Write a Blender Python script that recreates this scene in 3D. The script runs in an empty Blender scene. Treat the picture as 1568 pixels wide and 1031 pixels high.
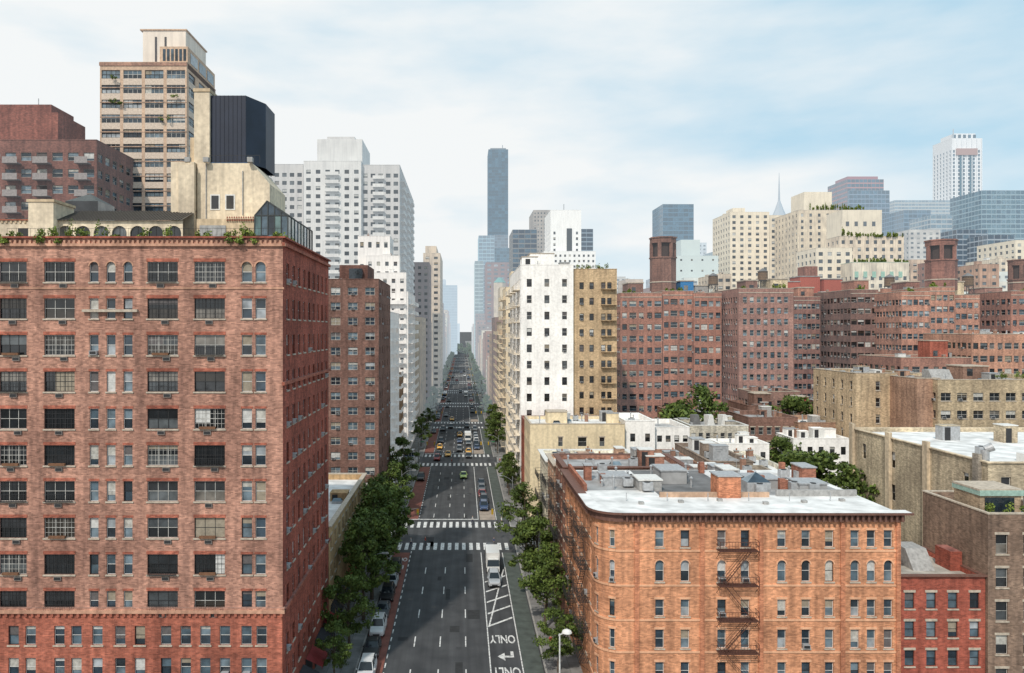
import bpy, math, random
from mathutils import Vector
import numpy as np
F0=1150.0; VX=708; HY=505; CH=38.0
def wx(px,Y): return (px-VX)*Y/F0
def wz(py,Y): return CH-(py-HY)*Y/F0
def S(r,g,b,k=1.0):
    f=lambda c:((c/255+0.055)/1.055)**2.4 if c>10 else c/255/12.92
    return (min(f(r)*k,.9),min(f(g)*k,.9),min(f(b)*k,.9))
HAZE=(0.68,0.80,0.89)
# ---------------------------------------------------------------- materials
MC={}
def nm(name):
    m=bpy.data.materials.new(name); m.use_nodes=True
    nt=m.node_tree; b=nt.nodes['Principled BSDF']; return m,nt,b
def haze(nt,b,h):  # distance haze painted in: blends a constant pale glow into the material
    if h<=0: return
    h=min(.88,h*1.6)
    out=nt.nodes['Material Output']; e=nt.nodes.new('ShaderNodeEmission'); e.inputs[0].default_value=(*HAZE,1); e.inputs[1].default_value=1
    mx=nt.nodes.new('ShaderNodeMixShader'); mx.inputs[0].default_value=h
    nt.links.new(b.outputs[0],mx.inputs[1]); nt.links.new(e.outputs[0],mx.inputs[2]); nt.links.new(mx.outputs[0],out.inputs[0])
def wallcoords(nt):
    N=nt.nodes; L=nt.links
    g=N.new('ShaderNodeNewGeometry'); sp=N.new('ShaderNodeSeparateXYZ'); L.new(g.outputs['Position'],sp.inputs[0])
    sn=N.new('ShaderNodeSeparateXYZ'); L.new(g.outputs['True Normal'],sn.inputs[0])
    ax=N.new('ShaderNodeMath'); ax.operation='ABSOLUTE'; L.new(sn.outputs[0],ax.inputs[0])
    ay=N.new('ShaderNodeMath'); ay.operation='ABSOLUTE'; L.new(sn.outputs[1],ay.inputs[0])
    m1=N.new('ShaderNodeMath'); m1.operation='MULTIPLY'; L.new(sp.outputs[0],m1.inputs[0]); L.new(ay.outputs[0],m1.inputs[1])
    m2=N.new('ShaderNodeMath'); m2.operation='MULTIPLY'; L.new(sp.outputs[1],m2.inputs[0]); L.new(ax.outputs[0],m2.inputs[1])
    ad=N.new('ShaderNodeMath'); ad.operation='ADD'; L.new(m1.outputs[0],ad.inputs[0]); L.new(m2.outputs[0],ad.inputs[1])
    c=N.new('ShaderNodeCombineXYZ'); L.new(ad.outputs[0],c.inputs[0]); L.new(sp.outputs[2],c.inputs[1])
    return g,c
def ramp(nt,fac,a,b,p0=0.3,p1=0.7):
    r=nt.nodes.new('ShaderNodeValToRGB'); r.color_ramp.elements[0].position=p0; r.color_ramp.elements[1].position=p1
    r.color_ramp.elements[0].color=(*a,1) if len(a)==3 else a; r.color_ramp.elements[1].color=(*b,1)
    nt.links.new(fac,r.inputs[0]); return r.outputs[0]
def mul(nt,a,b,fac=1):
    m=nt.nodes.new('ShaderNodeMix'); m.data_type='RGBA'; m.blend_type='MULTIPLY'; m.inputs[0].default_value=fac
    nt.links.new(a,m.inputs[6]); nt.links.new(b,m.inputs[7]); return m.outputs[2]
def noise(nt,vec,scale,detail=4,sc3=None):
    n=nt.nodes.new('ShaderNodeTexNoise'); n.inputs['Scale'].default_value=scale; n.inputs['Detail'].default_value=detail
    if sc3:
        mp=nt.nodes.new('ShaderNodeMapping'); mp.inputs['Scale'].default_value=sc3; nt.links.new(vec,mp.inputs[0]); vec=mp.outputs[0]
    nt.links.new(vec,n.inputs['Vector']); return n.outputs[0]
def wall(col,h=0,kind='brick',var=1.0,rough=.9):
    key=('w',tuple(round(c,3) for c in col),h,kind,var)
    if key in MC: return MC[key]
    m,nt,b=nm(kind+'_wall'); g,c=wallcoords(nt); pos=g.outputs['Position']
    if kind=='brick':
        lum=.3*col[0]+.5*col[1]+.2*col[2]; q=.13
        col=tuple(x*(1-q)+lum*q for x in col); col=(col[0]*1.04,col[1]*1.06,col[2]*.98)
    if kind=='brick' and h<.05:
        br=nt.nodes.new('ShaderNodeTexBrick'); br.inputs['Scale'].default_value=1; br.inputs['Brick Width'].default_value=.34; br.inputs['Row Height'].default_value=.11
        br.inputs['Mortar Size'].default_value=.012; br.inputs['Mortar Smooth'].default_value=.3
        k=.28*var
        br.inputs['Color1'].default_value=(*[min(x*(1+k),1) for x in col],1); br.inputs['Color2'].default_value=(*[x*(1-k) for x in col],1)
        br.inputs['Mortar'].default_value=(*[x*.7+.08 for x in col],1)
        nt.links.new(c.outputs[0],br.inputs['Vector']); base=br.outputs[0]
    else:
        rg=nt.nodes.new('ShaderNodeRGB'); rg.outputs[0].default_value=(*col,1); base=rg.outputs[0]
    v=var
    a=ramp(nt,noise(nt,pos,.2,4),(1-.26*v,1-.27*v,1-.26*v),(1+.12*v,)*3,.35,.68)
    base=mul(nt,base,a)
    if h<.15:
        s=ramp(nt,noise(nt,pos,1.0,3,(1.6,1.6,.12)),(1-.30*v,1-.29*v,1-.27*v),(1.06,)*3,.3,.6)
        base=mul(nt,base,s)
    if h<.05:
        f=ramp(nt,noise(nt,pos,2.2,5),(1-.25*v,)*3,(1.14,)*3,.3,.7); base=mul(nt,base,f)
    nt.links.new(base,b.inputs['Base Color']); b.inputs['Roughness'].default_value=rough; b.inputs['Specular IOR Level'].default_value=.2
    haze(nt,b,h); MC[key]=m; return m
def plain(name,col,rough=.7,h=0,metal=0,var=.25,scale=3,spec=.4):
    key=('p',name,tuple(round(c,3) for c in col),h,rough)
    if key in MC: return MC[key]
    m,nt,b=nm(name); g=nt.nodes.new('ShaderNodeNewGeometry')
    n=noise(nt,g.outputs['Position'],scale,4); r=ramp(nt,n,tuple(c*(1-var) for c in col),tuple(min(c*(1+var*.5),1) for c in col),.3,.7)
    nt.links.new(r,b.inputs['Base Color']); b.inputs['Roughness'].default_value=rough; b.inputs['Metallic'].default_value=metal
    b.inputs['Specular IOR Level'].default_value=spec
    haze(nt,b,h); MC[key]=m; return m
def glass(tint='dark',h=0):
    key=('g',tint,h)
    if key in MC: return MC[key]
    m,nt,b=nm('window_glass_'+tint); g=nt.nodes.new('ShaderNodeNewGeometry')
    r=nt.nodes.new('ShaderNodeValToRGB'); r.color_ramp.interpolation='CONSTANT'
    sets={'dark':[(0,(.010,.012,.014)),(.3,(.025,.027,.03)),(.5,(.05,.057,.062)),(.62,(.015,.018,.021)),(.78,(.09,.10,.105)),(.88,(.17,.155,.135)),(.94,(.03,.025,.02))],
          'blue':[(0,(.035,.055,.075)),(.3,(.08,.12,.15)),(.55,(.15,.20,.235)),(.75,(.02,.03,.04)),(.92,(.32,.35,.37))],
          'navy':[(0,(.012,.03,.06)),(.4,(.02,.05,.09)),(.75,(.04,.09,.14))],
          'teal':[(0,(.06,.13,.19)),(.4,(.08,.17,.23)),(.75,(.12,.22,.29))],
          'deep':[(0,(.018,.06,.10)),(.4,(.025,.085,.14)),(.75,(.04,.12,.19))],
          'green':[(0,(.05,.10,.10)),(.4,(.08,.14,.14)),(.75,(.14,.22,.21))]}[tint]
    cr=r.color_ramp
    while len(cr.elements)<len(sets): cr.elements.new(.5)
    for e,(p,c) in zip(cr.elements,sets): e.position=p; e.color=(*c,1)
    nt.links.new(g.outputs['Random Per Island'],r.inputs[0])
    n=ramp(nt,noise(nt,g.outputs['Position'],.9,2),(.5,)*3,(1.4,)*3,.3,.7)
    nt.links.new(mul(nt,r.outputs[0],n),b.inputs['Base Color'])
    b.inputs['Roughness'].default_value=.06; b.inputs['Specular IOR Level'].default_value=.75
    if h<.1:
        bp=nt.nodes.new('ShaderNodeBump'); bp.inputs['Strength'].default_value=.2; bp.inputs['Distance'].default_value=.05
        nt.links.new(noise(nt,g.outputs['Position'],1.3,1),bp.inputs['Height']); nt.links.new(bp.outputs[0],b.inputs['Normal'])
    haze(nt,b,h); MC[key]=m; return m
WHITE=lambda h=0: plain('white_paint',(.70,.69,.66),.5,h,var=.15)
OFFW=lambda h=0: plain('aged_window_frame',(.48,.47,.44),.6,h,var=.3)
BLIND=lambda h=0: plain('blind_fabric',(.46,.45,.41),.8,h,var=.35)
DARKM=lambda h=0: plain('dark_metal',(.03,.03,.032),.5,h)
STONE=lambda h=0: plain('limestone',(.48,.41,.33),.85,h,var=.3)
GREY=lambda h=0: plain('grey_concrete',(.36,.355,.345),.9,h,var=.3)
ROOFW=lambda h=0: plain('white_roof_coating',(.74,.735,.72),.7,h,var=.32,scale=.5)
ROOFG=lambda h=0: plain('grey_roof_membrane',(.36,.36,.36),.85,h,var=.4,scale=.5)
ROOFD=lambda h=0: plain('tar_roof',(.16,.16,.162),.9,h,var=.4,scale=.5)
METAL=lambda h=0: plain('galvanised_metal',(.44,.45,.46),.5,h,metal=.3)
WOOD=lambda h=0: plain('weathered_wood',(.20,.13,.08),.9,h,var=.4,scale=5)
# ---------------------------------------------------------------- mesh builder
class MB:
    def __init__(s): s.v=[];s.f=[];s.m=[];s.mats=[]
    def mi(s,mat):
        if mat not in s.mats: s.mats.append(mat)
        return s.mats.index(mat)
    def poly(s,pts,mat):
        n=len(s.v); s.v.extend([tuple(p) for p in pts]); s.f.append(tuple(range(n,n+len(pts)))); s.m.append(s.mi(mat))
    def hexa(s,p,mat,skip=()):
        for i,q in enumerate(((0,3,2,1),(4,5,6,7),(0,1,5,4),(1,2,6,5),(2,3,7,6),(3,0,4,7))):
            if i in skip: continue
            s.poly([p[j] for j in q],mat)
    def box(s,x0,y0,z0,x1,y1,z1,mat,top=None):
        p=[(x0,y0,z0),(x1,y0,z0),(x1,y1,z0),(x0,y1,z0),(x0,y0,z1),(x1,y0,z1),(x1,y1,z1),(x0,y1,z1)]
        if top: s.hexa(p,mat,(1,)); s.poly(p[4:],top)
        else: s.hexa(p,mat)
    def bar(s,a,b,r,mat,r2=None,n=4):
        a=Vector(a);b=Vector(b);d=(b-a).normalized(); r2=r if r2 is None else r2
        up=Vector((0,0,1)) if abs(d.z)<.9 else Vector((1,0,0))
        x=d.cross(up).normalized(); y=d.cross(x)
        A=[];B_=[]
        for i in range(n):
            t=2*math.pi*(i+.5)/n; o=x*math.cos(t)+y*math.sin(t); A.append(a+o*r);B_.append(b+o*r2)
        for i in range(n):
            j=(i+1)%n; s.poly([A[i],A[j],B_[j],B_[i]],mat)
        s.poly(A,mat); s.poly(B_,mat)
    def cyl(s,x,y,z0,z1,r,mat,n=12,r2=None): s.bar((x,y,z0),(x,y,z1),r,mat,r2,n)
    def obj(s,name,parent=None,loc=None,smooth=False):
        me=bpy.data.meshes.new(name); me.from_pydata(s.v,[],s.f)
        for m in s.mats: me.materials.append(m)
        me.polygons.foreach_set('material_index',s.m)
        if smooth: me.polygons.foreach_set('use_smooth',[True]*len(s.f))
        me.update(); o=bpy.data.objects.new(name,me); bpy.context.scene.collection.objects.link(o)
        if parent: o.parent=parent
        if loc: o.location=loc
        return o
class Fr:
    def __init__(s,O,U,N): s.O=Vector(O);s.U=Vector(U);s.N=Vector(N)
    def __call__(s,u,z,d=0): return s.O+s.U*u+Vector((0,0,z))-s.N*d
def fbox(mb,P,u0,u1,z0,z1,d0,d1,mat):
    mb.hexa([P(u0,z0,d0),P(u1,z0,d0),P(u1,z0,d1),P(u0,z0,d1),P(u0,z1,d0),P(u1,z1,d0),P(u1,z1,d1),P(u0,z1,d1)],mat)
def window(mb,P,u0,u1,z0,z1,o,rng,wm):
    d=o.get('d',.22); lv=o.get('lv',1); fm=o.get('frame'); gl=o['glass']; rv=o.get('reveal',wm)
    if fm and o.get('fmix') and rng.random()<o['fmix']: fm=DARKM()
    for a,b in (((u0,z0),(u1,z0)),((u1,z0),(u1,z1)),((u1,z1),(u0,z1)),((u0,z1),(u0,z0))):
        mb.poly([P(*a),P(*b),P(b[0],b[1],d),P(a[0],a[1],d)],rv)
    w=u1-u0; H=z1-z0; zm=z0+H*.5
    mull=o.get('mull',0)
    if fm and lv>=1:
        mb.poly([P(u0,z0,d),P(u1,z0,d),P(u1,zm,d),P(u0,zm,d)],gl)
        mb.poly([P(u0,zm,d-.03),P(u1,zm,d-.03),P(u1,z1,d-.03),P(u0,z1,d-.03)],gl)
        t=.05 if lv>=2 else .08
        fd=d-.07
        for (a,b,c,e) in ((u0,u1,z0,z0+t),(u0,u1,z1-t,z1),(u0,u0+t,z0+t,z1-t),(u1-t,u1,z0+t,z1-t),(u0+t,u1-t,zm-t*.5,zm+t*.5)):
            mb.poly([P(a,c,fd),P(b,c,fd),P(b,e,fd),P(a,e,fd)],fm)
        for i in range(mull):
            uc=u0+w*(i+1)/(mull+1)
            mb.poly([P(uc-t/2,z0+t,fd+.01),P(uc+t/2,z0+t,fd+.01),P(uc+t/2,z1-t,fd+.01),P(uc-t/2,z1-t,fd+.01)],fm)
        if o.get('grille') and rng.random()<o['grille']:
            gm=fm if rng.random()<.6 else DARKM()
            for i in range(1,4):
                zz=z0+H*i/4
                mb.poly([P(u0+t,zz-.014,fd+.005),P(u1-t,zz-.014,fd+.005),P(u1-t,zz+.014,fd+.005),P(u0+t,zz+.014,fd+.005)],gm)
            k=int(w/.32)
            for i in range(1,k):
                uc=u0+w*i/k
                mb.poly([P(uc-.014,z0+t,fd+.003),P(uc+.014,z0+t,fd+.003),P(uc+.014,z1-t,fd+.003),P(uc-.014,z1-t,fd+.003)],gm)
    else:
        mb.poly([P(u0,z0,d),P(u1,z0,d),P(u1,z1,d),P(u0,z1,d)],gl)
    if rng.random()<o.get('blind',.3):
        fr=rng.choice((.2,.3,.5,.5,.7,1.0)); zb=z1-(H*fr)
        a,b=u0+.06,u1-.06
        if w>2: 
            q=rng.choice(((0,1),(0,.33),(.67,1),(0,.5),(.34,1),(0,1))); a,b=u0+.06+(w-.12)*q[0],u0+.06+(w-.12)*q[1]
        mb.poly([P(a,zb,d-.045),P(b,zb,d-.045),P(b,z1-.05,d-.045),P(a,z1-.05,d-.045)],o.get('bm') or rng.choice((BLIND(),plain('curtain_fabric',(.30,.26,.2),.9),plain('shade_fabric',(.55,.55,.53),.9),plain('curtain_dark',(.12,.11,.11),.9))))
    if o.get('sill'): fbox(mb,P,u0-.1,u1+.1,z0-.14,z0-.003,-.09,.02,o['sill'])
    if o.get('lintel'): fbox(mb,P,u0-.12,u1+.12,z1+.003,z1+.24,-.035,.02,o['lintel'])
    if rng.random()<o.get('ac',0):
        uc=rng.choice((u0+w*.5,u0+w*.28,u0+w*.72)) if w>1.1 else u0+w/2
        hw=min(.34,w*.45); zb=z0+.03
        fbox(mb,P,uc-hw,uc+hw,zb,zb+.38,-.28,d,METAL())
        fbox(mb,P,uc-hw+.05,uc+hw-.05,zb+.05,zb+.33,-.285,-.282,DARKM())
    if o.get('arch'):
        n=6; r=w/2; uc=(u0+u1)/2; zc=z1-r
        pts=[(uc+r*math.cos(math.pi*i/(2*n)),zc+r*math.sin(math.pi*i/(2*n))) for i in range(2*n+1)]
        for i in range(2*n):
            a,b=pts[i],pts[i+1]
            mb.poly([P(a[0],a[1],.002),P(b[0],b[1],.002),P(b[0],z1,.002),P(a[0],z1,.002)],wm)
            mb.poly([P(a[0],a[1],0),P(b[0],b[1],0),P(b[0],b[1],d),P(a[0],a[1],d)],rv)
            if o.get('archm'):
                k=1.28
                f=lambda p,k:(uc+(p[0]-uc)*k,zc+(p[1]-zc)*k)
                a2,b2=f(a,k),f(b,k)
                mb.poly([P(*a,-.05),P(*b,-.05),P(*b2,-.05),P(*a2,-.05)],o['archm']); mb.poly([P(*a2,-.05),P(*b2,-.05),P(*b2,0),P(*a2,0)],o['archm'])
def facade(mb,O,U,N,W,H,wm,sp,rng):
    P=Fr(O,U,N)
    if not sp:
        mb.poly([P(0,0),P(W,0),P(W,H),P(0,H)],wm); return P
    o=dict(sp); o.setdefault('glass',glass('dark'))
    if sp.get('kind')=='curtain':
        fh=sp.get('fh',3.5); n=max(1,int(W/sp.get('pitch',3))); nf=int(H/fh); mm=sp['frame']
        for i in range(nf):
            z0=H-(i+1)*fh
            for j in range(n):
                mb.poly([P(W*j/n,z0,0),P(W*(j+1)/n,z0,0),P(W*(j+1)/n,z0+fh,0),P(W*j/n,z0+fh,0)],o['glass'])
            t=sp.get('band',.5)
            fbox(mb,P,0,W,z0,z0+t,-.06,.02,mm)
        mb.poly([P(0,0),P(W,0),P(W,H-nf*fh),P(0,H-nf*fh)],wm)
        for j in range(n+1):
            u=W*j/n; t=sp.get('mt',.12); fbox(mb,P,max(u-t,0.01),min(u+t,W-.01),0,H,-.12,.02,mm)
        return P
    fh=sp.get('fh',3.1); wh=sp.get('wh',1.6); top=sp.get('top',1.6); zmin=sp.get('zmin',1.0)
    if 'zs' in sp: rows=[(a,b) for a,b in sp['zs'] if a>0]
    else:
        rows=[]; z=H-top
        while z-wh>zmin: rows.append((z-wh,z)); z-=fh
        rows.reverse()
    if 'cols' in sp: cols=sp['cols']
    else:
        pitch=sp.get('pitch',3.2); n=sp.get('n') or max(1,round(W/pitch)); pw=W/n; ww=min(sp.get('ww',1.1),pw*.94)
        cols=[]
        for i in range(n):
            c=(i+.5)*pw
            if sp.get('pair'):
                g=ww/2+.12 if sp['pair'] is True else sp['pair']
                cols+= [(c-g,ww),(c+g,ww)]
            else:
                w_=ww
                if sp.get('alt') and i%3==1: w_=min(ww*1.5,pw*.9)
                cols.append((c,w_))
    cur=0
    spn=sp.get('spandrel') or wm
    for c in cols:
        u0=c[0]-c[1]/2;u1=c[0]+c[1]/2; oo=dict(o)
        if len(c)>2: oo.update(c[2])
        if u0<=cur+.01 or u1>=W: continue
        mb.poly([P(cur,0),P(u0,0),P(u0,H),P(cur,H)],wm)
        zc=0
        for (a,b) in rows:
            b2=min(b,H-.1)
            mb.poly([P(u0,zc),P(u1,zc),P(u1,a),P(u0,a)],spn if zc>0 else wm)
            window(mb,P,u0,u1,a,b2,oo,rng,wm); zc=b2
        mb.poly([P(u0,zc),P(u1,zc),P(u1,H),P(u0,H)],wm); cur=u1
    mb.poly([P(cur,0),P(W,0),P(W,H),P(cur,H)],wm)
    if sp.get('balc'):
        bm=sp.get('balcm') or WHITE(); 
        for (b0,b1) in sp['balc']:
            for (a,b) in rows:
                zb=a-.5
                if zb<2: continue
                fbox(mb,P,b0*W,b1*W,zb-.16,zb,-1.4,-.005,bm)
                fbox(mb,P,b0*W+.03,b1*W-.03,zb+.002,zb+1.0,-1.37,-1.32,sp.get('railm') or bm)
    for b in sp.get('bands',()):
        fbox(mb,P,-.0,W,H+b[0],H+b[1],-b[2],.02,b[3])
    return P
def water_tower(mb,x,y,z,s=1.0,h=0):
    for a,b in ((-1,-1),(1,-1),(1,1),(-1,1)):
        mb.bar((x+a*1.3*s,y+b*1.3*s,z-.1),(x+a*1.1*s,y+b*1.1*s,z+3*s),.11,DARKM(h))
    mb.bar((x-1.3*s,y-1.3*s,z),(x+1.2*s,y-1.2*s,z+3*s),.06,DARKM(h)); mb.bar((x+1.3*s,y-1.3*s,z),(x-1.2*s,y-1.2*s,z+3*s),.06,DARKM(h))
    mb.cyl(x,y,z+3*s,z+3.2*s,1.9*s,DARKM(h),16); mb.cyl(x,y,z+3.2*s,z+6.4*s,1.75*s,WOOD(h),18,1.68*s); mb.cyl(x,y,z+6.4*s,z+7.6*s,1.95*s,ROOFD(h),18,.1)
    for k in range(5): mb.cyl(x,y,z+(3.5+k*.6)*s,z+(3.56+k*.6)*s,1.79*s,DARKM(h),18)
class Bld:
    def __init__(s,name,X0,X1,Y0,Y1,Z1,wm,F=None,L='auto',R='auto',roof=None,par=.9,cope=None,seed=0,h=0,Z0=.14,clutter=0,ovh=.06,mb=None):
        s.n=name;s.X0,s.X1,s.Y0,s.Y1,s.Z1,s.Z0=X0,X1,Y0,Y1,Z1,Z0; s.wm=wm; s.h=h
        mb=s.mb=mb or MB(); rng=s.rng=random.Random(seed+int(abs(X0*7)+Y0*3)); H=Z1-Z0
        def der(x,W):
            if x!='auto': return x
            if not F: return None
            q={k:v for k,v in F.items() if k not in('cols','n','balc')}
            q['pitch']=F.get('pitch') or ((X1-X0)/F['n'] if F.get('n') else 3.4)
            return q
        s.PF=facade(mb,(X0,Y0,Z0),(1,0,0),(0,-1,0),X1-X0,H,wm,F,rng)
        s.PR=facade(mb,(X1,Y0,Z0),(0,1,0),(1,0,0),Y1-Y0,H,wm,der(R,0),rng)
        s.PL=facade(mb,(X0,Y0,Z0),(0,1,0),(-1,0,0),Y1-Y0,H,wm,der(L,0),rng)
        facade(mb,(X0,Y1,Z0),(1,0,0),(0,1,0),X1-X0,H,wm,None,rng)
        roof=roof or ROOFG(h); s.roof=roof; zr=s.zr=Z1-par
        mb.poly([(X0,Y0,zr),(X1,Y0,zr),(X1,Y1,zr),(X0,Y1,zr)],roof)
        t=.35; cm=cope or wm
        if par>.15:
            a,b,c,d=X0+t,X1-t,Y0+t,Y1-t
            for p,q in (((a,c),(b,c)),((b,c),(b,d)),((b,d),(a,d)),((a,d),(a,c))):
                mb.poly([(p[0],p[1],zr),(q[0],q[1],zr),(q[0],q[1],Z1),(p[0],p[1],Z1)],wm)
        k=ovh
        mb.box(X0-k,Y0-k,Z1,X1+k,Y0+t,Z1+.13,cm); mb.box(X0-k,Y1-t,Z1,X1+k,Y1+k,Z1+.13,cm)
        mb.box(X0-k,Y0+t+.003,Z1,X0+t,Y1-t-.003,Z1+.13,cm); mb.box(X1-t,Y0+t+.003,Z1,X1+k,Y1-t-.003,Z1+.13,cm)
        if clutter: s.clutter(clutter)
    def pent(s,x,y,w,d,hh,m=None,win=True):
        mb=s.mb; m=m or s.wm; x0=s.X0+x; y0=s.Y0+y; z=s.zr-.02
        mb.box(x0,y0,z,x0+w,y0+d,z+hh,m); mb.box(x0-.12,y0-.12,z+hh+.002,x0+w+.12,y0+d+.12,z+hh+.2,STONE(s.h))
        if win:
            for k in range(max(1,int(w/3))):
                a=x0+.8+k*3
                if a+1.2<x0+w: mb.box(a,y0-.04,z+1.2,a+1.1,y0-.01,z+2.6,glass('dark',s.h))
    def clutter(s,n):
        r=s.rng; mb=s.mb; z=s.zr
        W=s.X1-s.X0; D=s.Y1-s.Y0
        if W<3.2 or D<3.2: return
        bm=plain('bulkhead_brick',(.30,.17,.12),.9,s.h)
        for i in range(n):
            x=r.uniform(s.X0+.8,s.X1-1.8); y=r.uniform(s.Y0+.8,s.Y1-1.8); k=r.random()
            if k<.3:
                w=r.uniform(1.2,2.6);dd=r.uniform(1.2,2.4);hh=r.uniform(1.0,2.6)
                x=min(x,s.X1-w-.5); y=min(y,s.Y1-dd-.5)
                m=r.choice((s.wm,GREY(s.h),s.wm,WHITE(s.h),METAL(s.h)))
                mb.box(x,y,z-.02,x+w,y+dd,z+hh,m); mb.box(x-.07,y-.07,z+hh+.002,x+w+.07,y+dd+.07,z+hh+.12,r.choice((METAL(s.h),WHITE(s.h),s.wm)))
                if r.random()<.5: mb.box(x+.3,y-.03,z,x+min(1.1,w-.2),y-.022,z+min(2.,hh-.15),DARKM(s.h))
            elif k<.5:
                mb.box(x,y,z+.25,x+1.1,y+.9,z+1.1,METAL(s.h)); mb.cyl(x+.55,y+.45,z+1.1,z+1.17,.33,DARKM(s.h),10); mb.box(x+.1,y+.1,z-.02,x+.25,y+.8,z+.25,DARKM(s.h)); mb.box(x+.85,y+.1,z-.02,x+1.,y+.8,z+.25,DARKM(s.h))
            elif k<.7:
                hh=r.uniform(.8,1.8); mb.cyl(x,y,z-.02,z+hh,.12,METAL(s.h),8); mb.cyl(x,y,z+hh,z+hh+.2,.22,METAL(s.h),8,.05)
            elif k<.82:
                hh=r.uniform(1.2,2.2); mb.box(x,y,z-.02,x+.65,y+.65,z+hh,bm); mb.box(x-.05,y-.05,z+hh+.002,x+.7,y+.7,z+hh+.12,GREY(s.h)); mb.cyl(x+.33,y+.33,z+hh+.12,z+hh+.45,.12,plain('clay_pot',(.35,.16,.09),.9,s.h),8)
            elif k<.9:
                mb.bar((x,y,z),(x,y,z+2.2),.03,METAL(s.h)); mb.bar((x-.6,y,z+2.0),(x+.6,y,z+2.0),.02,METAL(s.h)); mb.bar((x-.4,y,z+1.7),(x+.4,y,z+1.7),.02,METAL(s.h))
            else:
                mb.box(x,y,z-.02,x+1.5,y+1,z+.35,METAL(s.h)); q=z+.352
                mb.poly([(x,y,q),(x+1.5,y,q),(x+1.3,y+.5,q+.4),(x+.2,y+.5,q+.4)],glass('blue')); mb.poly([(x,y+1,q),(x+1.5,y+1,q),(x+1.3,y+.5,q+.4),(x+.2,y+.5,q+.4)],glass('blue'))
    def done(s): return s.mb.obj(s.n)
def B(name,xl,xr,yt,Y,D,wm,**k):
    return Bld(name,wx(xl,Y),wx(xr,Y),Y,Y+D,wz(yt,Y),wm,**k)
def fire_escape(mb,P,u0,u1,zs,mat,dep=1.15):
    for i,z in enumerate(zs):
        for k in range(7):
            dd=-.08-k*(dep-.12)/6; fbox(mb,P,u0,u1,z,z+.04,dd-.05,dd+.02,mat)
        for u in (u0,u1): fbox(mb,P,u-.03,u+.03,z-.03,z+.0,-dep,-.01,mat)
        for zz in (.5,.95):
            mb.bar(P(u0,z+zz,-dep),P(u1,z+zz,-dep),.028,mat)
            for u in (u0,u1): mb.bar(P(u,z+zz,-dep),P(u,z+zz,-.01),.028,mat)
        n=int((u1-u0)/.28)
        for k in range(n+1):
            u=u0+(u1-u0)*k/n; mb.bar(P(u,z,-dep),P(u,z+.95,-dep),.014 if 0<k<n else .03,mat)
        for u in (u0,u1): mb.bar(P(u,z-.9,-.02),P(u,z,-dep),.025,mat)
        if i+1<len(zs):
            a,b=(u0+.5,u1-.6) if i%2 else (u1-.5,u0+.6)
            z2=zs[i+1]
            for dd in (-.35,-.85): mb.bar(P(a,z+.04,dd),P(b,z2,dd),.035,mat); mb.bar(P(a,z+.8,dd),P(b,z2+.7,dd),.018,mat)
            for k in range(9):
                t=(k+.5)/9; mb.bar(P(a+(b-a)*t,z+(z2-z)*t,-.35),P(a+(b-a)*t,z+(z2-z)*t,-.85),.03,mat)
# ---------------------------------------------------------------- foliage
def leafmat(name,c1,c2,h=0):
    m,nt,b=nm(name); g=nt.nodes.new('ShaderNodeNewGeometry')
    r=ramp(nt,g.outputs['Random Per Island'],c1,c2,0,1)
    n=ramp(nt,noise(nt,g.outputs['Position'],.6,2),(.6,.62,.55),(1.35,1.3,1.1),.35,.65)
    nt.links.new(mul(nt,r,n),b.inputs['Base Color']); b.inputs['Roughness'].default_value=.6; b.inputs['Specular IOR Level'].default_value=.2
    haze(nt,b,h); return m
LEAF=leafmat('tree_leaves',(.052,.088,.024),(.12,.165,.045)); LEAF2=leafmat('shrub_leaves',(.08,.13,.025),(.20,.25,.06))
LEAFH=leafmat('tree_leaves_distant',(.05,.09,.03),(.10,.15,.05),.12)
BARK=plain('bark',(.10,.075,.055),.9,var=.4,scale=8)
def leaves(rs,centers,radii,per,size):
    n=len(centers)*per
    c=np.repeat(np.array(centers),per,0); r=np.repeat(np.array(radii),per,0)
    d=rs.normal(size=(n,3)); d/=np.linalg.norm(d,axis=1)[:,None]
    p=c+d*r*(rs.random((n,1))**.45)
    a=rs.normal(size=(n,3)); a/=np.linalg.norm(a,axis=1)[:,None]
    b=np.cross(a,d+rs.normal(size=(n,3))*.5); b/=np.linalg.norm(b,axis=1)[:,None]+1e-6
    s=size*(.6+.8*rs.random((n,1)))
    v=np.stack([p-a*s,p-b*s*.6,p+a*s,p+b*s*.6],1).reshape(-1,3)
    return v
def add_leaves(mb,v,mat):
    n0=len(mb.v); mb.v.extend(map(tuple,v.tolist())); k=len(v)//4; mi=mb.mi(mat)
    mb.f.extend([(n0+4*i,n0+4*i+1,n0+4*i+2,n0+4*i+3) for i in range(k)]); mb.m.extend([mi]*k)
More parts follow.
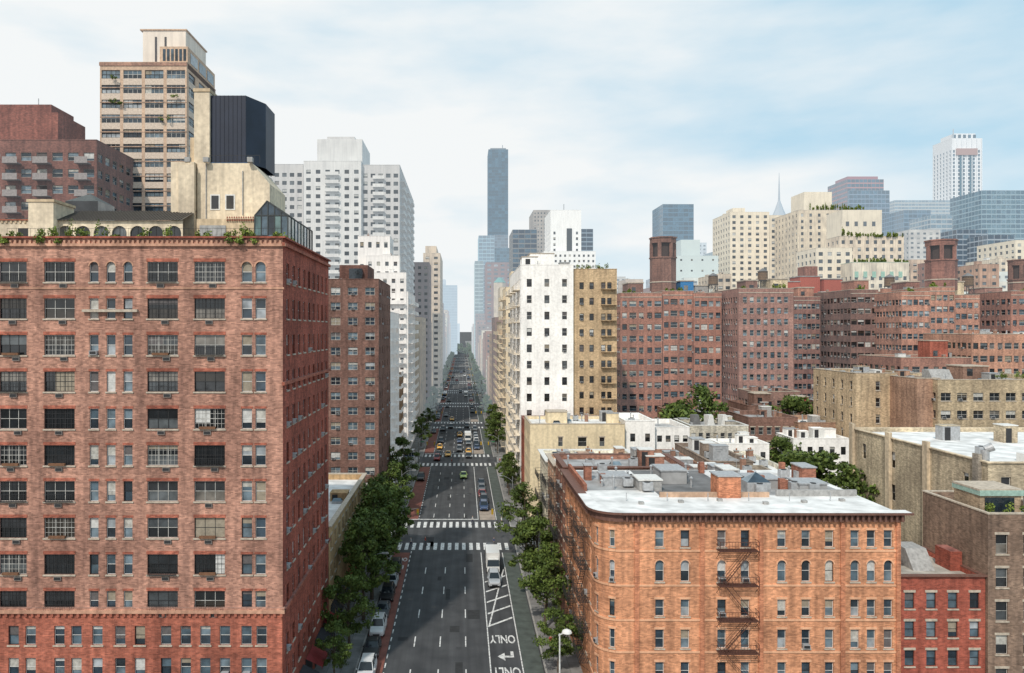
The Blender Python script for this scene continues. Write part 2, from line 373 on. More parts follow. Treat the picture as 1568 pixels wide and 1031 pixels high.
def tree_mesh(seed,h=9.5,cr=3.0,leaf=LEAF,per=110,ncl=46,ls=.18):
    rs=np.random.RandomState(seed); mb=MB(); th=h*.36
    lean=rs.uniform(-.3,.3,2)
    top=(lean[0],lean[1],th); mb.bar((0,0,0),(lean[0]*.4,lean[1]*.4,th*.5),.2,BARK,.16,8); mb.bar((lean[0]*.4,lean[1]*.4,th*.5),top,.16,BARK,.13,8)
    mb.bar(top,(lean[0],lean[1],h*.8),.12,BARK,.04,6)
    cen=[]
    for i in range(ncl):
        t=rs.uniform(.0,1); ang=rs.uniform(0,2*math.pi)
        z=h*(.30+.68*t); rr=cr*math.sin(math.pi*min(.97,(.18+.78*t)))**.7*rs.uniform(.25,1.15)
        cen.append((lean[0]+rr*math.cos(ang),lean[1]+rr*math.sin(ang),z))
    for c in cen[:14]:
        z0=th+(c[2]-th)*rs.uniform(.0,.45); mb.bar((lean[0],lean[1],max(th*.8,z0)),c,.07,BARK,.02,5)
    rad=[(q,q,q*.65) for q in rs.uniform(.45,1.15,ncl)*cr/3]
    add_leaves(mb,leaves(rs,cen,rad,per,ls),leaf)
    me=mb.obj('tmp'); m=me.data; bpy.data.objects.remove(me); return m
TREES=[tree_mesh(i,h=8.5+i*.7,cr=2.8+.3*(i%3),ncl=52-4*(i%3)) for i in range(5)]
TREESF=[tree_mesh(20+i,h=8.5+i*.6,cr=2.7,leaf=LEAFH,per=34,ncl=28,ls=.36) for i in range(3)]
def put(me,name,x,y,z=0,rz=0,s=1.0,sz=None):
    o=bpy.data.objects.new(name,me); bpy.context.scene.collection.objects.link(o); o.location=(x,y,z); o.rotation_euler=(0,0,rz); o.scale=(s,s,sz or s); return o
def shrubs(name,boxes,seed=0,mat=LEAF2,ls=.12,dens=26):
    rs=np.random.RandomState(seed); mb=MB(); cen=[];rad=[]
    for (x0,x1,y0,y1,z0,z1) in boxes:
        n=max(2,int((x1-x0)*1.8))
        for i in range(n):
            hh=rs.uniform(.35,1)*(z1-z0)
            cx,cy=rs.uniform(x0,x1),rs.uniform(y0,y1)
            cen.append((cx,cy,z0+hh*.55)); rad.append((.42,.35,hh*.5)); mb.bar((cx,cy,z0-.05),(cx,cy,z0+hh*.6),.03,BARK,.015)
    add_leaves(mb,leaves(rs,cen,rad,dens*2,ls),mat); return mb.obj(name)
# ================================================================= GROUND / ROAD
XL,XR=-11.8,9.2
FL,FRr=-16.5,13.3
asph,nt,b=nm('asphalt'); g=nt.nodes.new('ShaderNodeNewGeometry'); P_=g.outputs['Position']
c=ramp(nt,noise(nt,P_,.35,5),(.042,.044,.048),(.072,.074,.078),.3,.7); c2=ramp(nt,noise(nt,P_,1.0,4,(1.1,.03,1)),(.74,)*3,(1.15,)*3,.35,.65); c3=ramp(nt,noise(nt,P_,25,3),(.8,)*3,(1.2,)*3)
nt.links.new(mul(nt,mul(nt,c,c2),c3),b.inputs['Base Color']); b.inputs['Roughness'].default_value=.85
gm=plain('ground_asphalt',(.07,.07,.072),.9,scale=.02)
mb=MB(); mb.poly([(-9000,-300,-.02),(9000,-300,-.02),(9000,12000,-.02),(-9000,12000,-.02)],gm); mb.obj('ground')
mb=MB(); mb.poly([(-14,-60,0),(14,-60,0),(14,2500,0),(-14,2500,0)],asph)
YC=[59,139,219,299,379,459,539,619,699,779,859,939,1019]
for y in YC:
    mb.poly([(-400,y-5,.0),(-14.01,y-5,.0),(-14.01,y+5,.0),(-400,y+5,.0)],asph); mb.poly([(14.01,y-5,.0),(400,y-5,.0),(400,y+5,.0),(14.01,y+5,.0)],asph)
mb.obj('road')
swm,nt,b=nm('sidewalk_concrete'); g=nt.nodes.new('ShaderNodeNewGeometry')
br=nt.nodes.new('ShaderNodeTexBrick'); br.offset=0; br.inputs['Scale'].default_value=1; br.inputs['Brick Width'].default_value=1.5; br.inputs['Row Height'].default_value=1.5; br.inputs['Mortar Size'].default_value=.02
br.inputs['Color1'].default_value=(.26,.255,.25,1); br.inputs['Color2'].default_value=(.20,.20,.195,1); br.inputs['Mortar'].default_value=(.1,.1,.1,1); nt.links.new(g.outputs['Position'],br.inputs['Vector'])
nt.links.new(mul(nt,br.outputs[0],ramp(nt,noise(nt,g.outputs['Position'],.8,5),(.65,)*3,(1.1,)*3)),b.inputs['Base Color']); b.inputs['Roughness'].default_value=.9
kerb=plain('kerb_stone',(.36,.35,.33),.9)
mb=MB()
for i in range(len(YC)):
    y0=-60 if i==0 else YC[i-1]+5; y1=YC[i]-5
    for sx in (-1,1):
        e=XL if sx<0 else XR
        mb.box(-400 if sx<0 else e+.2,y0,-.01,(e-.2) if sx<0 else 400,y1,.14,swm)
        mb.box(*((e-.197,y0,-.01,e,y1,.145) if sx<0 else (e,y0,-.01,e+.197,y1,.145)),kerb)
for sx in (-1,1):
    y0=YC[-1]+5; 
    if sx<0: mb.box(-400,y0,-.01,XL,2500,.14,swm)
    else: mb.box(XR,y0,-.01,400,2500,.14,swm)
mb.obj('pavement')
wp,nt,b=nm('road_paint'); g=nt.nodes.new('ShaderNodeNewGeometry')
nt.links.new(ramp(nt,noise(nt,g.outputs['Position'],2.5,6),(.26,.26,.26),(.74,.74,.72),.32,.55),b.inputs['Base Color']); b.inputs['Roughness'].default_value=.7
redl=plain('red_bus_lane_paint',(.22,.080,.060),.85,scale=.8,var=.3); grn=plain('green_bike_lane_paint',(.085,.102,.092),.85,scale=.8,var=.35); bei=plain('beige_paving_paint',(.36,.30,.25),.9,scale=.8,var=.3)
mb=MB()
def mk(x0,x1,y0,y1,z=.008,m=wp): mb.poly([(x0,y0,z),(x1,y0,z),(x1,y1,z),(x0,y1,z)],m)
for i,y in enumerate(YC):
    a,bb=(-60 if i==0 else YC[i-1]+11),y-11
    mk(XL+.1,-8.9,a,bb,.004,redl); mk(6.9,XR-.15,a,bb,.004,grn)
    mk(6.72,6.86,a,bb)
    mk(3.1,3.24,a,bb)
    mk(3.5,6.6,y+11,y+19,.004,bei)
    yy=a+2
    while yy<bb-3:
        for x in (-5.8,-2.7,.4): mk(x-.07,x+.07,yy,yy+3)
        yy+=9
    yy=a
    while yy<bb:
        mk(-8.8,-8.66,yy,yy+1.2); yy+=2.4
    for yc in (y-7.3,y+7.3):
        x=XL+.5
        while x<XR-.6:
            mk(x,x+.62,yc-2.1,yc+2.1); x+=1.25
    mk(XL+.3,3.2,y+11.2,y+11.7)
    for s in (-1,1):
        xc=XL-2.4 if s<0 else XR+2.4
        yy=y-4.4
        while yy<y+4.2: mk(xc-1.5,xc+1.5,yy,yy+.55); yy+=1.15
for k in range(5):
    y=96+k*4.2
    mb.poly([(3.4,y,.008),(3.4,y+.5,.008),(6.6,y+3.4,.008),(6.6,y+2.9,.008)],wp)
mb.poly([(3.3,96,.009),(3.5,96,.009),(6.6,119,.009),(6.4,119,.009)],wp)
ya=87.3
mb.poly([(4.4,ya-.25,.009),(5.9,ya-.25,.009),(5.9,ya+.2,.009),(4.4,ya+.2,.009)],wp); mb.poly([(4.1,ya-.0,.0095),(4.95,ya+1.0,.0095),(4.95,ya-1.1,.0095)],wp)
mb.poly([(5.65,ya-.25,.0095),(6.0,ya-.25,.0095),(6.0,ya+1.4,.0095),(5.65,ya+1.4,.0095)],wp)
rm=mb.obj('road_marking')
for (x,y,t,sx,sy) in ((4.95,93.3,'ONLY',1.15,3.3),(4.95,84.4,'ONLY',1.15,3.3),(-10.3,121,'BUS',1.1,2.6),(-10.3,125,'ONLY',.9,2.6),(4.95,74,'ONLY',1.15,3.3)):
    cu=bpy.data.curves.new('text','FONT'); cu.body=t; cu.align_x='CENTER'; cu.size=1; cu.offset=.02; o=bpy.data.objects.new('lane_text',cu); bpy.context.scene.collection.objects.link(o)
    o.location=(x,y,.012); o.rotation_euler=(0,0,math.pi); o.scale=(sx,sy,1); cu.materials.append(wp); o.parent=rm
mb=MB(); rg=random.Random(9); pt=plain('asphalt_patch',(.035,.036,.038),.9,scale=1.5); pt2=plain('asphalt_patch_light',(.085,.085,.085),.9,scale=1.5)
for i in range(34):
    x=rg.uniform(-8,2); y=rg.uniform(70,330); w=rg.uniform(.5,1.8); l=rg.uniform(1,7)
    mb.poly([(x,y,.0025),(x+w,y,.0025),(x+w,y+l,.0025),(x,y+l,.0025)],rg.choice((pt,pt2,pt)))
for i in range(26):
    x=rg.uniform(-8,2.5); y=rg.uniform(70,260); mb.poly([(x+.38*math.cos(t*.524),y+.38*math.sin(t*.524),.006) for t in range(12)],DARKM())
mb.obj('road_patches')
# ================================================================= LEFT SIDE
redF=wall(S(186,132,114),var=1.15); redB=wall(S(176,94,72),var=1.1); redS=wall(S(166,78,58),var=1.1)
gd=glass('dark'); gb=glass('blue'); fw=OFFW()
X0,X1,Y0,Y1,Z1=-62,FL,69.0,92.6,46.4; Z0=.14; H=Z1-Z0
mb=MB(); rng=random.Random(5)
def ux(px): return wx(px,69)-X0
def zy(py,Y=69): return wz(py,Y)-Z0
tops=[401,457,513,569,626,682,737,793,849,905]
zs=[(zy(t+31),zy(t)) for t in reversed(tops)]
ow=dict(mull=2,ac=.0,grille=.7,lv=2,frame=fw,fmix=.3,blind=.3,sill=STONE(),glass=gd)
on=dict(mull=0,ac=.05,lv=2,frame=WHITE(),fmix=.1,blind=.45,sill=STONE(),glass=gb)
def grp(off):
    r=[(ux(-50)+off,1.0,on),(ux(-28)+off,1.0,on)]
    r+=[(ux(20)+off,2.5,ow),(ux(91)+off,2.8,ow)]
    r+=[(ux(p)+off,.82,on) for p in (144,170,196)]
    r+=[(ux(249)+off,2.8,ow),(ux(321)+off,2.8,ow),(ux(378)+off,.95,on),(ux(399)+off,.95,on)]
    return r
allc=[(ux(-310),.82,on),(ux(-280),.82,on),(ux(-225),2.8,ow),(ux(-150),2.8,ow)]+grp(0)
ZB=zy(938)
P=Fr((X0,Y0,Z0),(1,0,0),(0,-1,0))
zs2=[(a-ZB,b-ZB) for a,b in zs]
zt=(zs2[-1][0]+zs2[-2][1])/2
facade(mb,(X0,Y0,Z0+ZB),(1,0,0),(0,-1,0),X1-X0,zt,redF,dict(zs=zs2[:-1],cols=allc,glass=gd),rng)
archc=[(c[0],c[1],dict(c[2],arch=1,archm=wall(S(206,160,134),kind='stone'))) if c[1]<1.2 else c for c in allc]
facade(mb,(X0,Y0,Z0+ZB+zt),(1,0,0),(0,-1,0),X1-X0,H-ZB-zt,redF,dict(zs=[(zs2[-1][0]-zt,zs2[-1][1]-zt)],cols=archc,glass=gd),rng)
bc=[(ux(p),.95,on) for p in (-40,-10,22,48,92,118,150,185,215,255,285,315,345,378,401)]
facade(mb,(X0,Y0-.12,Z0),(1,0,0),(0,-1,0),X1-X0,ZB,redB,dict(zs=[(zy(1082),zy(1055)),(zy(1035),zy(1007)),(zy(987),zy(958))],cols=bc,glass=gd),rng)
peach=wall(S(196,152,128),kind='stone')
fbox(mb,P,-.0,X1-X0+.25,ZB,ZB+.3,-.35,.05,peach); fbox(mb,P,0,X1-X0+.2,ZB+.302,ZB+.5,-.2,.05,redF)
for u in np.arange(.3,X1-X0,.6): fbox(mb,P,u,u+.25,ZB-.3,ZB-.003,-.3,-.12,redB)
fbox(mb,P,0,X1-X0+.3,H-.75,H-.5,-.22,.02,peach)
for u in np.arange(.2,X1-X0,.45): fbox(mb,P,u,u+.2,H-.5,H-.2,-.16,0,peach)
fbox(mb,P,ux(128),ux(212),zy(478),zy(474),-.35,.02,STONE())
fbox(mb,P,0,X1-X0+.12,zy(443),zy(440),-.07,.02,peach)
for (a,b) in zs:
    for c in allc:
        if c[1]>2:
            fbox(mb,P,c[0]-c[1]/2-.08,c[0]+c[1]/2+.08,b+.003,b+.3,-.03,.02,redB)
            u=c[0]+rng.uniform(-.2,.5)
            if rng.random()<.85:
                fbox(mb,P,u-.33,u+.33,a-.52,a-.17,-.15,.02,plain('ac_unit_grey',(.25,.22,.2),.6)); fbox(mb,P,u-.29,u+.29,a-.48,a-.21,-.155,-.152,DARKM())
            q=rng.random()
            if q<.35:
                for k in range(13): 
                    uu=c[0]-1.3+k*.217; mb.bar(P(uu,a,-.32),P(uu,a+.7,-.32),.013,DARKM())
                mb.bar(P(c[0]-1.3,a+.7,-.32),P(c[0]+1.3,a+.7,-.32),.02,DARKM()); fbox(mb,P,c[0]-1.3,c[0]+1.3,a+.01,a+.05,-.34,-.1,DARKM())
            elif q<.5: fbox(mb,P,c[0]-.9,c[0]+.6,a+.004,a+.22,-.28,-.02,plain('planter_box',(.18,.09,.05),.9)); 
        else: fbox(mb,P,c[0]-c[1]/2-.08,c[0]+c[1]/2+.08,b+.003,b+.22,-.03,.02,redB) if b<zs[-1][1]-.1 else None
D=Y1-Y0
sc=[(u,1.0,dict(on,blind=.2,ac=.2)) for u in np.linspace(2,D-1.8,9)]
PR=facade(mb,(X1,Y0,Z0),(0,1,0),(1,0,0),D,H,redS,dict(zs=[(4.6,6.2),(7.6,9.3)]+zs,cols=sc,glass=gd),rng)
for zz in (ZB,zy(590),H-.7): fbox(mb,PR,-.25,D+.1,zz,zz+.3,-.25,.02,redB)
for u in (1,5.2,10,15,20):
    fbox(mb,PR,u,u+3.4,.1,3.1,-.06,-.01,DARKM())
    am=rng.choice((plain('awning_fabric',(.03,.03,.035),.8),plain('awning_fabric_red',(.25,.03,.03),.8)))
    mb.poly([PR(u,3.2,-.05),PR(u+3.6,3.2,-.05),PR(u+3.6,2.4,-1.7),PR(u,2.4,-1.7)],am)
    mb.poly([PR(u,2.4,-1.7),PR(u+3.6,2.4,-1.7),PR(u+3.6,2.1,-1.7),PR(u,2.1,-1.7)],am)
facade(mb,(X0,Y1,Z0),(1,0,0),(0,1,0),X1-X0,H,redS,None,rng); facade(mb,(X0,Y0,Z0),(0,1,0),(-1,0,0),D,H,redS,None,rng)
zr=Z1-1.0; mb.poly([(X0,Y0,zr),(X1,Y0,zr),(X1,Y1,zr),(X0,Y1,zr)],ROOFG())
t=.4
mb.box(X0-.2,Y0-.3,Z1,X1+.3,Y0+t,Z1+.15,redS); mb.box(X1-t,Y0+t+.003,Z1,X1+.3,Y1+.2,Z1+.15,redS)
mb.poly([(X0,Y0+t,zr),(X1-t,Y0+t,zr),(X1-t,Y0+t,Z1),(X0,Y0+t,Z1)],redS); mb.poly([(X1-t,Y0+t,zr),(X1-t,Y1,zr),(X1-t,Y1,Z1),(X1-t,Y0+t,Z1)],redS)
cream=wall(S(224,208,182),kind='stucco',var=.7); creamD=wall(S(212,190,158),kind='stucco',var=.8)
Yp=76; qx=lambda p:wx(p,Yp); qz=lambda p:wz(p,Yp)
Wp=qx(280)-qx(85)
facade(mb,(qx(85),Yp,zr),(1,0,0),(0,-1,0),Wp,qz(338)-zr,cream,dict(cols=[(Wp*(i+.5)/7,1.5,dict(arch=1,blind=.0,mull=1,lv=2,frame=DARKM(),reveal=cream)) for i in range(7)],zs=[(.5,qz(346)-zr)],glass=gd),rng)
mb.poly([(qx(85)-.2,Yp-.3,qz(338)),(qx(280),Yp-.3,qz(338)),(qx(280),Yp+4,qz(320)+.4),(qx(95),Yp+4,qz(320)+.4)],plain('dark_tile_roof',(.10,.085,.07),.8,scale=2))
for i in range(40):
    xx=qx(85)+Wp*i/40; mb.bar((xx,Yp-.3,qz(338)+.03),(xx+.1,Yp+4,qz(320)+.43),.05,plain('dark_tile_roof2',(.07,.06,.05),.8))
mb.box(qx(52),Yp-1,zr,qx(90),Yp+3,qz(312),cream); mb.box(qx(50),Yp-1.1,qz(312)+.002,qx(92),Yp+3.1,qz(308),creamD)
mb.box(qx(-60),Yp,zr,qx(52)-.01,Yp+5,qz(338),cream); mb.box(qx(28),Yp-.05,zr,qx(45),Yp-.01,qz(350),DARKM())
for i in range(14): mb.box(qx(-40+i*7),Yp-.1,qz(342),qx(-37+i*7),Yp-.02,qz(337),creamD)
mb.box(qx(-60),Yp-.15,qz(338)+.002,qx(52)-.02,Yp,qz(336),plain('terracotta',(.3,.1,.06),.8))
mb.box(qx(300),Yp+.2,zr,qx(388),Yp+6,qz(335),creamD)
mb.box(qx(305),Yp+.1,zr,qx(345),Yp+.19,qz(345),GREY())
for i in range(12): 
    for k in (0,1): mb.cyl(qx(346+i*3.6)+.1,Yp+.1,qz(338)+k*.25,qz(338)+k*.25+.2,.11,plain('terracotta',(.3,.1,.06),.8),6,.02)
for xa_,xb_,pt_ in ((100,150,292),):
    a,b_=wx(xa_,84),wx(xb_,84); z=wz(308,84); mb.box(a,84,zr,b_,88,z,gd); xm_=(a+b_)/2
    for q in (((a,84),(b_,84)),((b_,84),(b_,88)),((b_,88),(a,88)),((a,88),(a,84))): mb.poly([(*q[0],z+.003),(*q[1],z+.003),(xm_,86,wz(pt_,84))],plain('slate',(.08,.09,.09),.7))
Yq=80; qx=lambda p:wx(p,Yq); qz=lambda p:wz(p,Yq)
mb.box(qx(265),Yq-.6,zr,qx(300),Yq+4,qz(250),cream); mb.box(qx(278),Yq-.9,zr,qx(302),Yq-.602,qz(255),cream)
z1=qz(250); z2=qz(282); zb=zr
pts=[(qx(302),zb),(qx(413),zb),(qx(413),z2),(qx(386),z1),(qx(302),z1)]
mb.poly([(x,Yq,z) for x,z in pts],cream); mb.poly([(x,Yq+7,z) for x,z in pts],cream)
for i in range(5):
    a=pts[i];b=pts[(i+1)%5]; mb.poly([(a[0],Yq,a[1]),(b[0],Yq,b[1]),(b[0],Yq+7,b[1]),(a[0],Yq+7,a[1])],cream if i!=3 else creamD)
for x in (330,353): 
    mb.box(qx(x-8),Yq-.06,qz(322),qx(x+7),Yq-.02,qz(298),WHITE()); mb.box(qx(x-6),Yq-.09,qz(320),qx(x+5),Yq-.062,qz(300),gd)
for x in (290,318,385,): mb.box(qx(x-4),Yq-.7,z1,qx(x+4),Yq-.2,z1+.5,GREY())
for (p,a_,b_) in ((316,250,340),(372,262,330)): mb.bar((qx(p),Yq-.08,qz(a_)),(qx(p),Yq-.08,qz(b_)),.06,GREY())
mb.box(qx(294),Yq+.6,z1-3,qx(318),Yq+3,qz(138),cream); mb.box(qx(293),Yq+.5,qz(138)+.003,qx(319),Yq+3.1,qz(133),creamD); mb.box(qx(287),Yq+.8,z1-3,qx(294)-.01,Yq+2.4,qz(208),creamD)
navy=plain('dark_blue_cladding',(.018,.026,.048),.5,scale=.4,var=.3)
tz0,tz1=qz(246),qz(142); xa,xb,xc=qx(319),qx(372),qx(392); 
foot=[(xa,Yq+1),(xb,Yq+1),(xc,Yq+4),(xc,Yq+8),(xa,Yq+8)]
for i in range(5):
    a=foot[i];b=foot[(i+1)%5]; mb.poly([(a[0],a[1],tz0),(b[0],b[1],tz0),(b[0],b[1],tz1),(a[0],a[1],tz1)],navy)
mb.poly([(x,y,tz1) for x,y in foot],navy)
for i in range(9):
    xx=xa+(xb-xa)*i/8; mb.bar((xx,Yq+.98,tz0),(xx,Yq+.98,tz1),.035,plain('navy_seam',(.012,.018,.035),.5))
mb.box(xa-.1,Yq+.9,tz0-.15,xb+.2,Yq+8,tz0,plain('blue_steel',(.04,.12,.25),.5))
for i in range(10): mb.bar((xa+i*.6,Yq+.3,z1),(xa+i*.6,Yq+.3,z1+.9),.02,DARKM())
mb.bar((xa,Yq+.3,z1+.9),(xa+5.4,Yq+.3,z1+.9),.025,DARKM())
cx0,cx1=wx(390,74),wx(468,74); cz0=zr; cz1=wz(330,74); cz2=wz(308,74)
cm=plain('conservatory_frame',(.05,.055,.055),.5)
cg=glass('dark')
ya,yb=74,86; xm=(cx0+cx1)/2-1.3
xr=X1-.7
def panes(A,Bp,C,Dp,nu,nv):
    A,Bp,C,Dp=map(Vector,(A,Bp,C,Dp))
    f=lambda u,v:(A*(1-u)+Bp*u)*(1-v)+(Dp*(1-u)+C*u)*v
    for i in range(nu):
        for j in range(nv): mb.poly([f(i/nu,j/nv),f((i+1)/nu,j/nv),f((i+1)/nu,(j+1)/nv),f(i/nu,(j+1)/nv)],rng.choice((cg,gb,glass('green'))))
panes((cx0,ya,cz0),(xr,ya,cz0),(xr,ya,cz1),(cx0,ya,cz1),5,2); mb.poly([(xr,ya,cz1),(xm,ya,cz2),(cx0,ya,cz1)],gb)
panes((xr,ya,cz0),(xr,yb,cz0),(xr,yb,cz1),(xr,ya,cz1),8,2)
panes((xr,ya,cz1),(xr,yb,cz1),(xm,yb,cz2),(xm,ya,cz2),8,1); panes((cx0,ya,cz1),(cx0,yb,cz1),(xm,yb,cz2),(xm,ya,cz2),8,1)
for i in range(9):
    y=ya+(yb-ya)*i/8
    mb.bar((xr+.02,y,cz0),(xr+.02,y,cz1),.06,cm); mb.bar((xr,y,cz1),(xm,y,cz2),.05,cm)
for i in range(6):
    x=cx0+(xr-cx0)*i/5; zt_=cz1+(cz2-cz1)*((x-cx0)/(xm-cx0) if x<xm else (xr-x)/(xr-xm)); mb.bar((x,ya-.03,cz0),(x,ya-.03,zt_),.06,cm)
for z in (cz0+1.1,cz1): mb.bar((cx0,ya-.04,z),(xr,ya-.04,z),.06,cm); mb.bar((xr+.03,ya,z),(xr+.03,yb,z),.06,cm)
mb.bar((xm,ya,cz2),(xm,yb,cz2),.07,cm); mb.bar((cx0,ya-.03,cz1),(xm,ya-.03,cz2),.06,cm); mb.bar((xr,ya-.03,cz1),(xm,ya-.03,cz2),.06,cm)
for i in range(60):
    x=X0+20+i*.43
    mb.bar((x,Y0+.3,Z1+.15),(x,Y0+.3,Z1+.95),.012,DARKM())
mb.bar((X0+20,Y0+.3,Z1+.95),(X1,Y0+.3,Z1+.95),.02,DARKM())
mb.obj('red_brick_apartment_building')
w69=lambda p:wx(p,69.3)
shrubs('rooftop_shrubs',[(w69(a),w69(b_),68.9,69.9,46.35,46.5+hh) for a,b_,hh in ((-5,28,.9),(60,118,1.3),(92,114,2.0),(120,140,.9),(170,190,.7),(215,232,1.1),(255,260,1.8),(290,330,.9),(345,405,1.3),(358,382,1.9),(415,428,.8))]+[(w69(85),w69(130),72,74,46.5,48.8),(w69(130),w69(290),72,74,45.6,47.3)],3)
shrubs('rooftop_shrubs',[(w69(a),w69(b_),68.55,68.75,45.8,46.8) for a,b_ in ((62,95),(350,395),(5,25))],31)
shrubs('rooftop_shrubs',[(X1-1.0,X1-.4,70+i*2,71+i*2,46.3,47.3) for i in range(4)],8)
# --- dark red building far left
dr=wall(S(128,80,70),.03); 
b=B('dark_brick_apartment_building',-140,148,215,135,20,dr,F=dict(pitch=2.9,ww=1.9,wh=1.5,fh=2.95,glass=gb,frame=fw,blind=.4,balc=[(.52,.6),(.68,.76),(.9,.97)],balcm=plain('balcony_grey',(.30,.27,.26),.9,.03),top=2.2),h=.03,clutter=6)
b.mb.box(wx(-60,135),138,b.Z1-1,wx(75,135),148,wz(165,135),wall(S(142,78,64),.03)); b.mb.box(wx(-60,135)+1,139,wz(165,135),wx(60,135),147,wz(150,135),wall(S(142,78,64),.03)); b.mb.cyl(wx(35,135),140,wz(150,135),wz(138,135),.08,METAL()); b.done()
# --- tall tan tower
tan=wall(S(200,164,138),.03,kind='brick',var=.5); sp=plain('spandrel_panel',S(204,186,168),.7,.03)
Y=150
F=dict(n=4,ww=3.7,wh=1.7,fh=2.95,glass=gb,frame=fw,mull=3,blind=.35,fmix=.5,spandrel=sp,top=1.5,lv=1)
b=B('tan_apartment_tower',153,286,96,Y,17.5,tan,F=dict(F),R=dict(F,n=3),h=.03)
dk=plain('dark_louvre',(.06,.05,.05),.8,.04)
b.mb.box(wx(243,Y),Y+.5,b.Z1-1,wx(286,Y)+.0,Y+17,wz(70,Y),tan); 
for i in range(6): b.mb.box(wx(248+i*6.3,Y),Y+.42,wz(92,Y),wx(252+i*6.3,Y),Y+.49,wz(74,Y),gb)
for i in range(3): b.mb.box(wx(286,Y)+.005,Y+2+i*5,wz(92,Y),wx(286,Y)+.06,Y+6+i*5,wz(76,Y),gb)
b.mb.box(wx(209,Y),Y+3,b.Z1-1,wx(276,Y),Y+15,wz(38,Y),wall(S(230,216,200),.05,kind='stucco',var=.4))
b.mb.box(wx(228,Y),Y+2.9,wz(90,Y),wx(231,Y),Y+2.98,wz(48,Y),dk); b.mb.box(wx(243,Y),Y+2.9,wz(68,Y),wx(246,Y),Y+2.98,wz(48,Y),dk); b.mb.box(wx(205,Y),Y+2.8,wz(38,Y),wx(278,Y),Y+15.2,wz(36,Y),tan)
b.mb.box(wx(153,Y)-.1,Y-.15,wz(101,Y),wx(286,Y)+.1,Y-.01,wz(96,Y),wall(S(170,120,96),.04))
for k in range(21):
    zf=b.Z1-4.35-2.95*k; b.mb.box(wx(153,Y)+.02,Y-.06,zf-.75,wx(286,Y)-.02,Y-.005,zf-.55,wall(S(180,140,112),.04))
b.done()
shrubs('rooftop_shrubs',[(wx(a,149.3),wx(a+14,149.3),149,149.6,wz(p,149.3),wz(p-8,149.3)) for a,p in ((165,122),(180,160),(262,150),(245,185),(165,158))],5)
# --- grey-white towers
gw=wall(S(214,211,206),.12,kind='stone',var=.35); gw2=wall(S(194,190,186),.12,kind='stone',var=.3)
Y=262
FF=dict(pitch=3.3,ww=1.6,wh=1.4,fh=2.85,glass=glass('dark',.08),frame=None,blind=.3,top=3,bm=BLIND(.12))
b=B('grey_apartment_tower',465,553,247,Y,30,gw,F=dict(FF,n=6,balc=[(.38,.62)],balcm=gw),h=.12)
b.mb.box(wx(483,Y),Y+3,b.Z1-1,wx(553,Y),Y+25,wz(210,Y),gw); b.mb.box(wx(497,Y),Y+5,wz(210,Y),wx(540,Y),Y+20,wz(204,Y),gw2); b.done()
B('grey_apartment_tower',395,464.5,252,Y+4,30,gw2,F=dict(FF,n=6,balc=[(.1,.3)],balcm=gw2),h=.12,clutter=5).done()
B('grey_apartment_tower',553.5,612,253,Y+2,75,gw2,F=dict(FF,n=5,balc=[(.3,.6)],balcm=gw),R=dict(FF,pitch=4,balc=[(0.05,.2),(.35,.5),(.65,.8)],balcm=gw),h=.12,clutter=5).done()
wh=wall(S(238,232,226),.06,kind='stucco',var=.35)
WF=dict(pitch=2.6,ww=1.1,wh=1.3,fh=3.0,glass=glass('dark',.05),blind=.3,top=1.8)
B('white_stepped_building',548,597,362,238,12,wh,F=dict(WF,wh=1.8,fh=7),h=.05,clutter=3).done()
B('white_stepped_building',560,612,392,233,5,wh,F=WF,h=.05,clutter=4).done()
B('white_stepped_building',570,622,418,228.3,4.6,wh,F=WF,h=.05,clutter=3).done()
br_=wall(S(130,92,82)); br2=wall(S(118,76,66))
b=Bld('brown_brick_apartment_tower',-44,FL,148,172,wz(428,148),br_,F=dict(cols=[(2+i*3.4,1.9) for i in range(8)],ww=1.9,wh=1.5,fh=2.95,glass=gb,frame=fw,mull=1,blind=.35,ac=.3),R=dict(n=5,ww=1.1,wh=1.4,fh=2.95,glass=gd,frame=fw,ac=.3),clutter=8)
b.mb.box(wx(516,148),151,b.zr,wx(560,148),162,wz(404,148),br2); b.mb.box(wx(532,148),150,b.zr,wx(552,148),151,wz(410,148),gb); b.done()
Bld('white_apartment_building',-34,FL,172.2,196,wz(478,172),wh,F=dict(WF),R=dict(WF,pitch=3,balc=[(.1,.3),(.6,.85)],balcm=wh),clutter=4).done()
Bld('tan_brick_building',-40,FL,196.2,210,26,wall(S(180,142,112)),F=dict(WF),clutter=3).done()
ylw=wall(S(200,168,126),kind='stucco'); 
b=Bld('low_commercial_building',-42,FL,93,127,13.6,ylw,F=None,R=dict(n=11,ww=1.3,wh=1.8,fh=3.6,top=1.4,glass=gd,frame=fw,zmin=3.5,lintel=STONE(),sill=STONE()),roof=ROOFW(),clutter=14,cope=STONE(),ovh=.35)
for u in range(1,32,4):
    fbox(b.mb,b.PR,u,u+3.2,.1,3.0,-.05,-.01,gd); am=b.rng.choice((plain('awning_fabric',(.03,.03,.035),.8),plain('awning_fabric_green',(.03,.1,.05),.8),plain('awning_fabric_red',(.25,.03,.03),.8)))
    b.mb.poly([b.PR(u,3.3,-.03),b.PR(u+3.3,3.3,-.03),b.PR(u+3.3,2.5,-1.4),b.PR(u,2.5,-1.4)],am)
b.done()
Bld('white_balcony_building',-34,FL,228.5,262,wz(447,228),wh,F=dict(WF,pitch=3.5,ww=1.8,balc=[(.35,.95)],balcm=wh),R=dict(WF,pitch=3.5,ww=2,balc=[(.05,.45),(.55,.95)],balcm=wh),h=.05,clutter=5).done()
Bld('tan_apartment_building',-36,FL,262.5,290,40,wall(S(200,170,138),.06),F=dict(WF,pitch=3),h=.06,clutter=4).done()
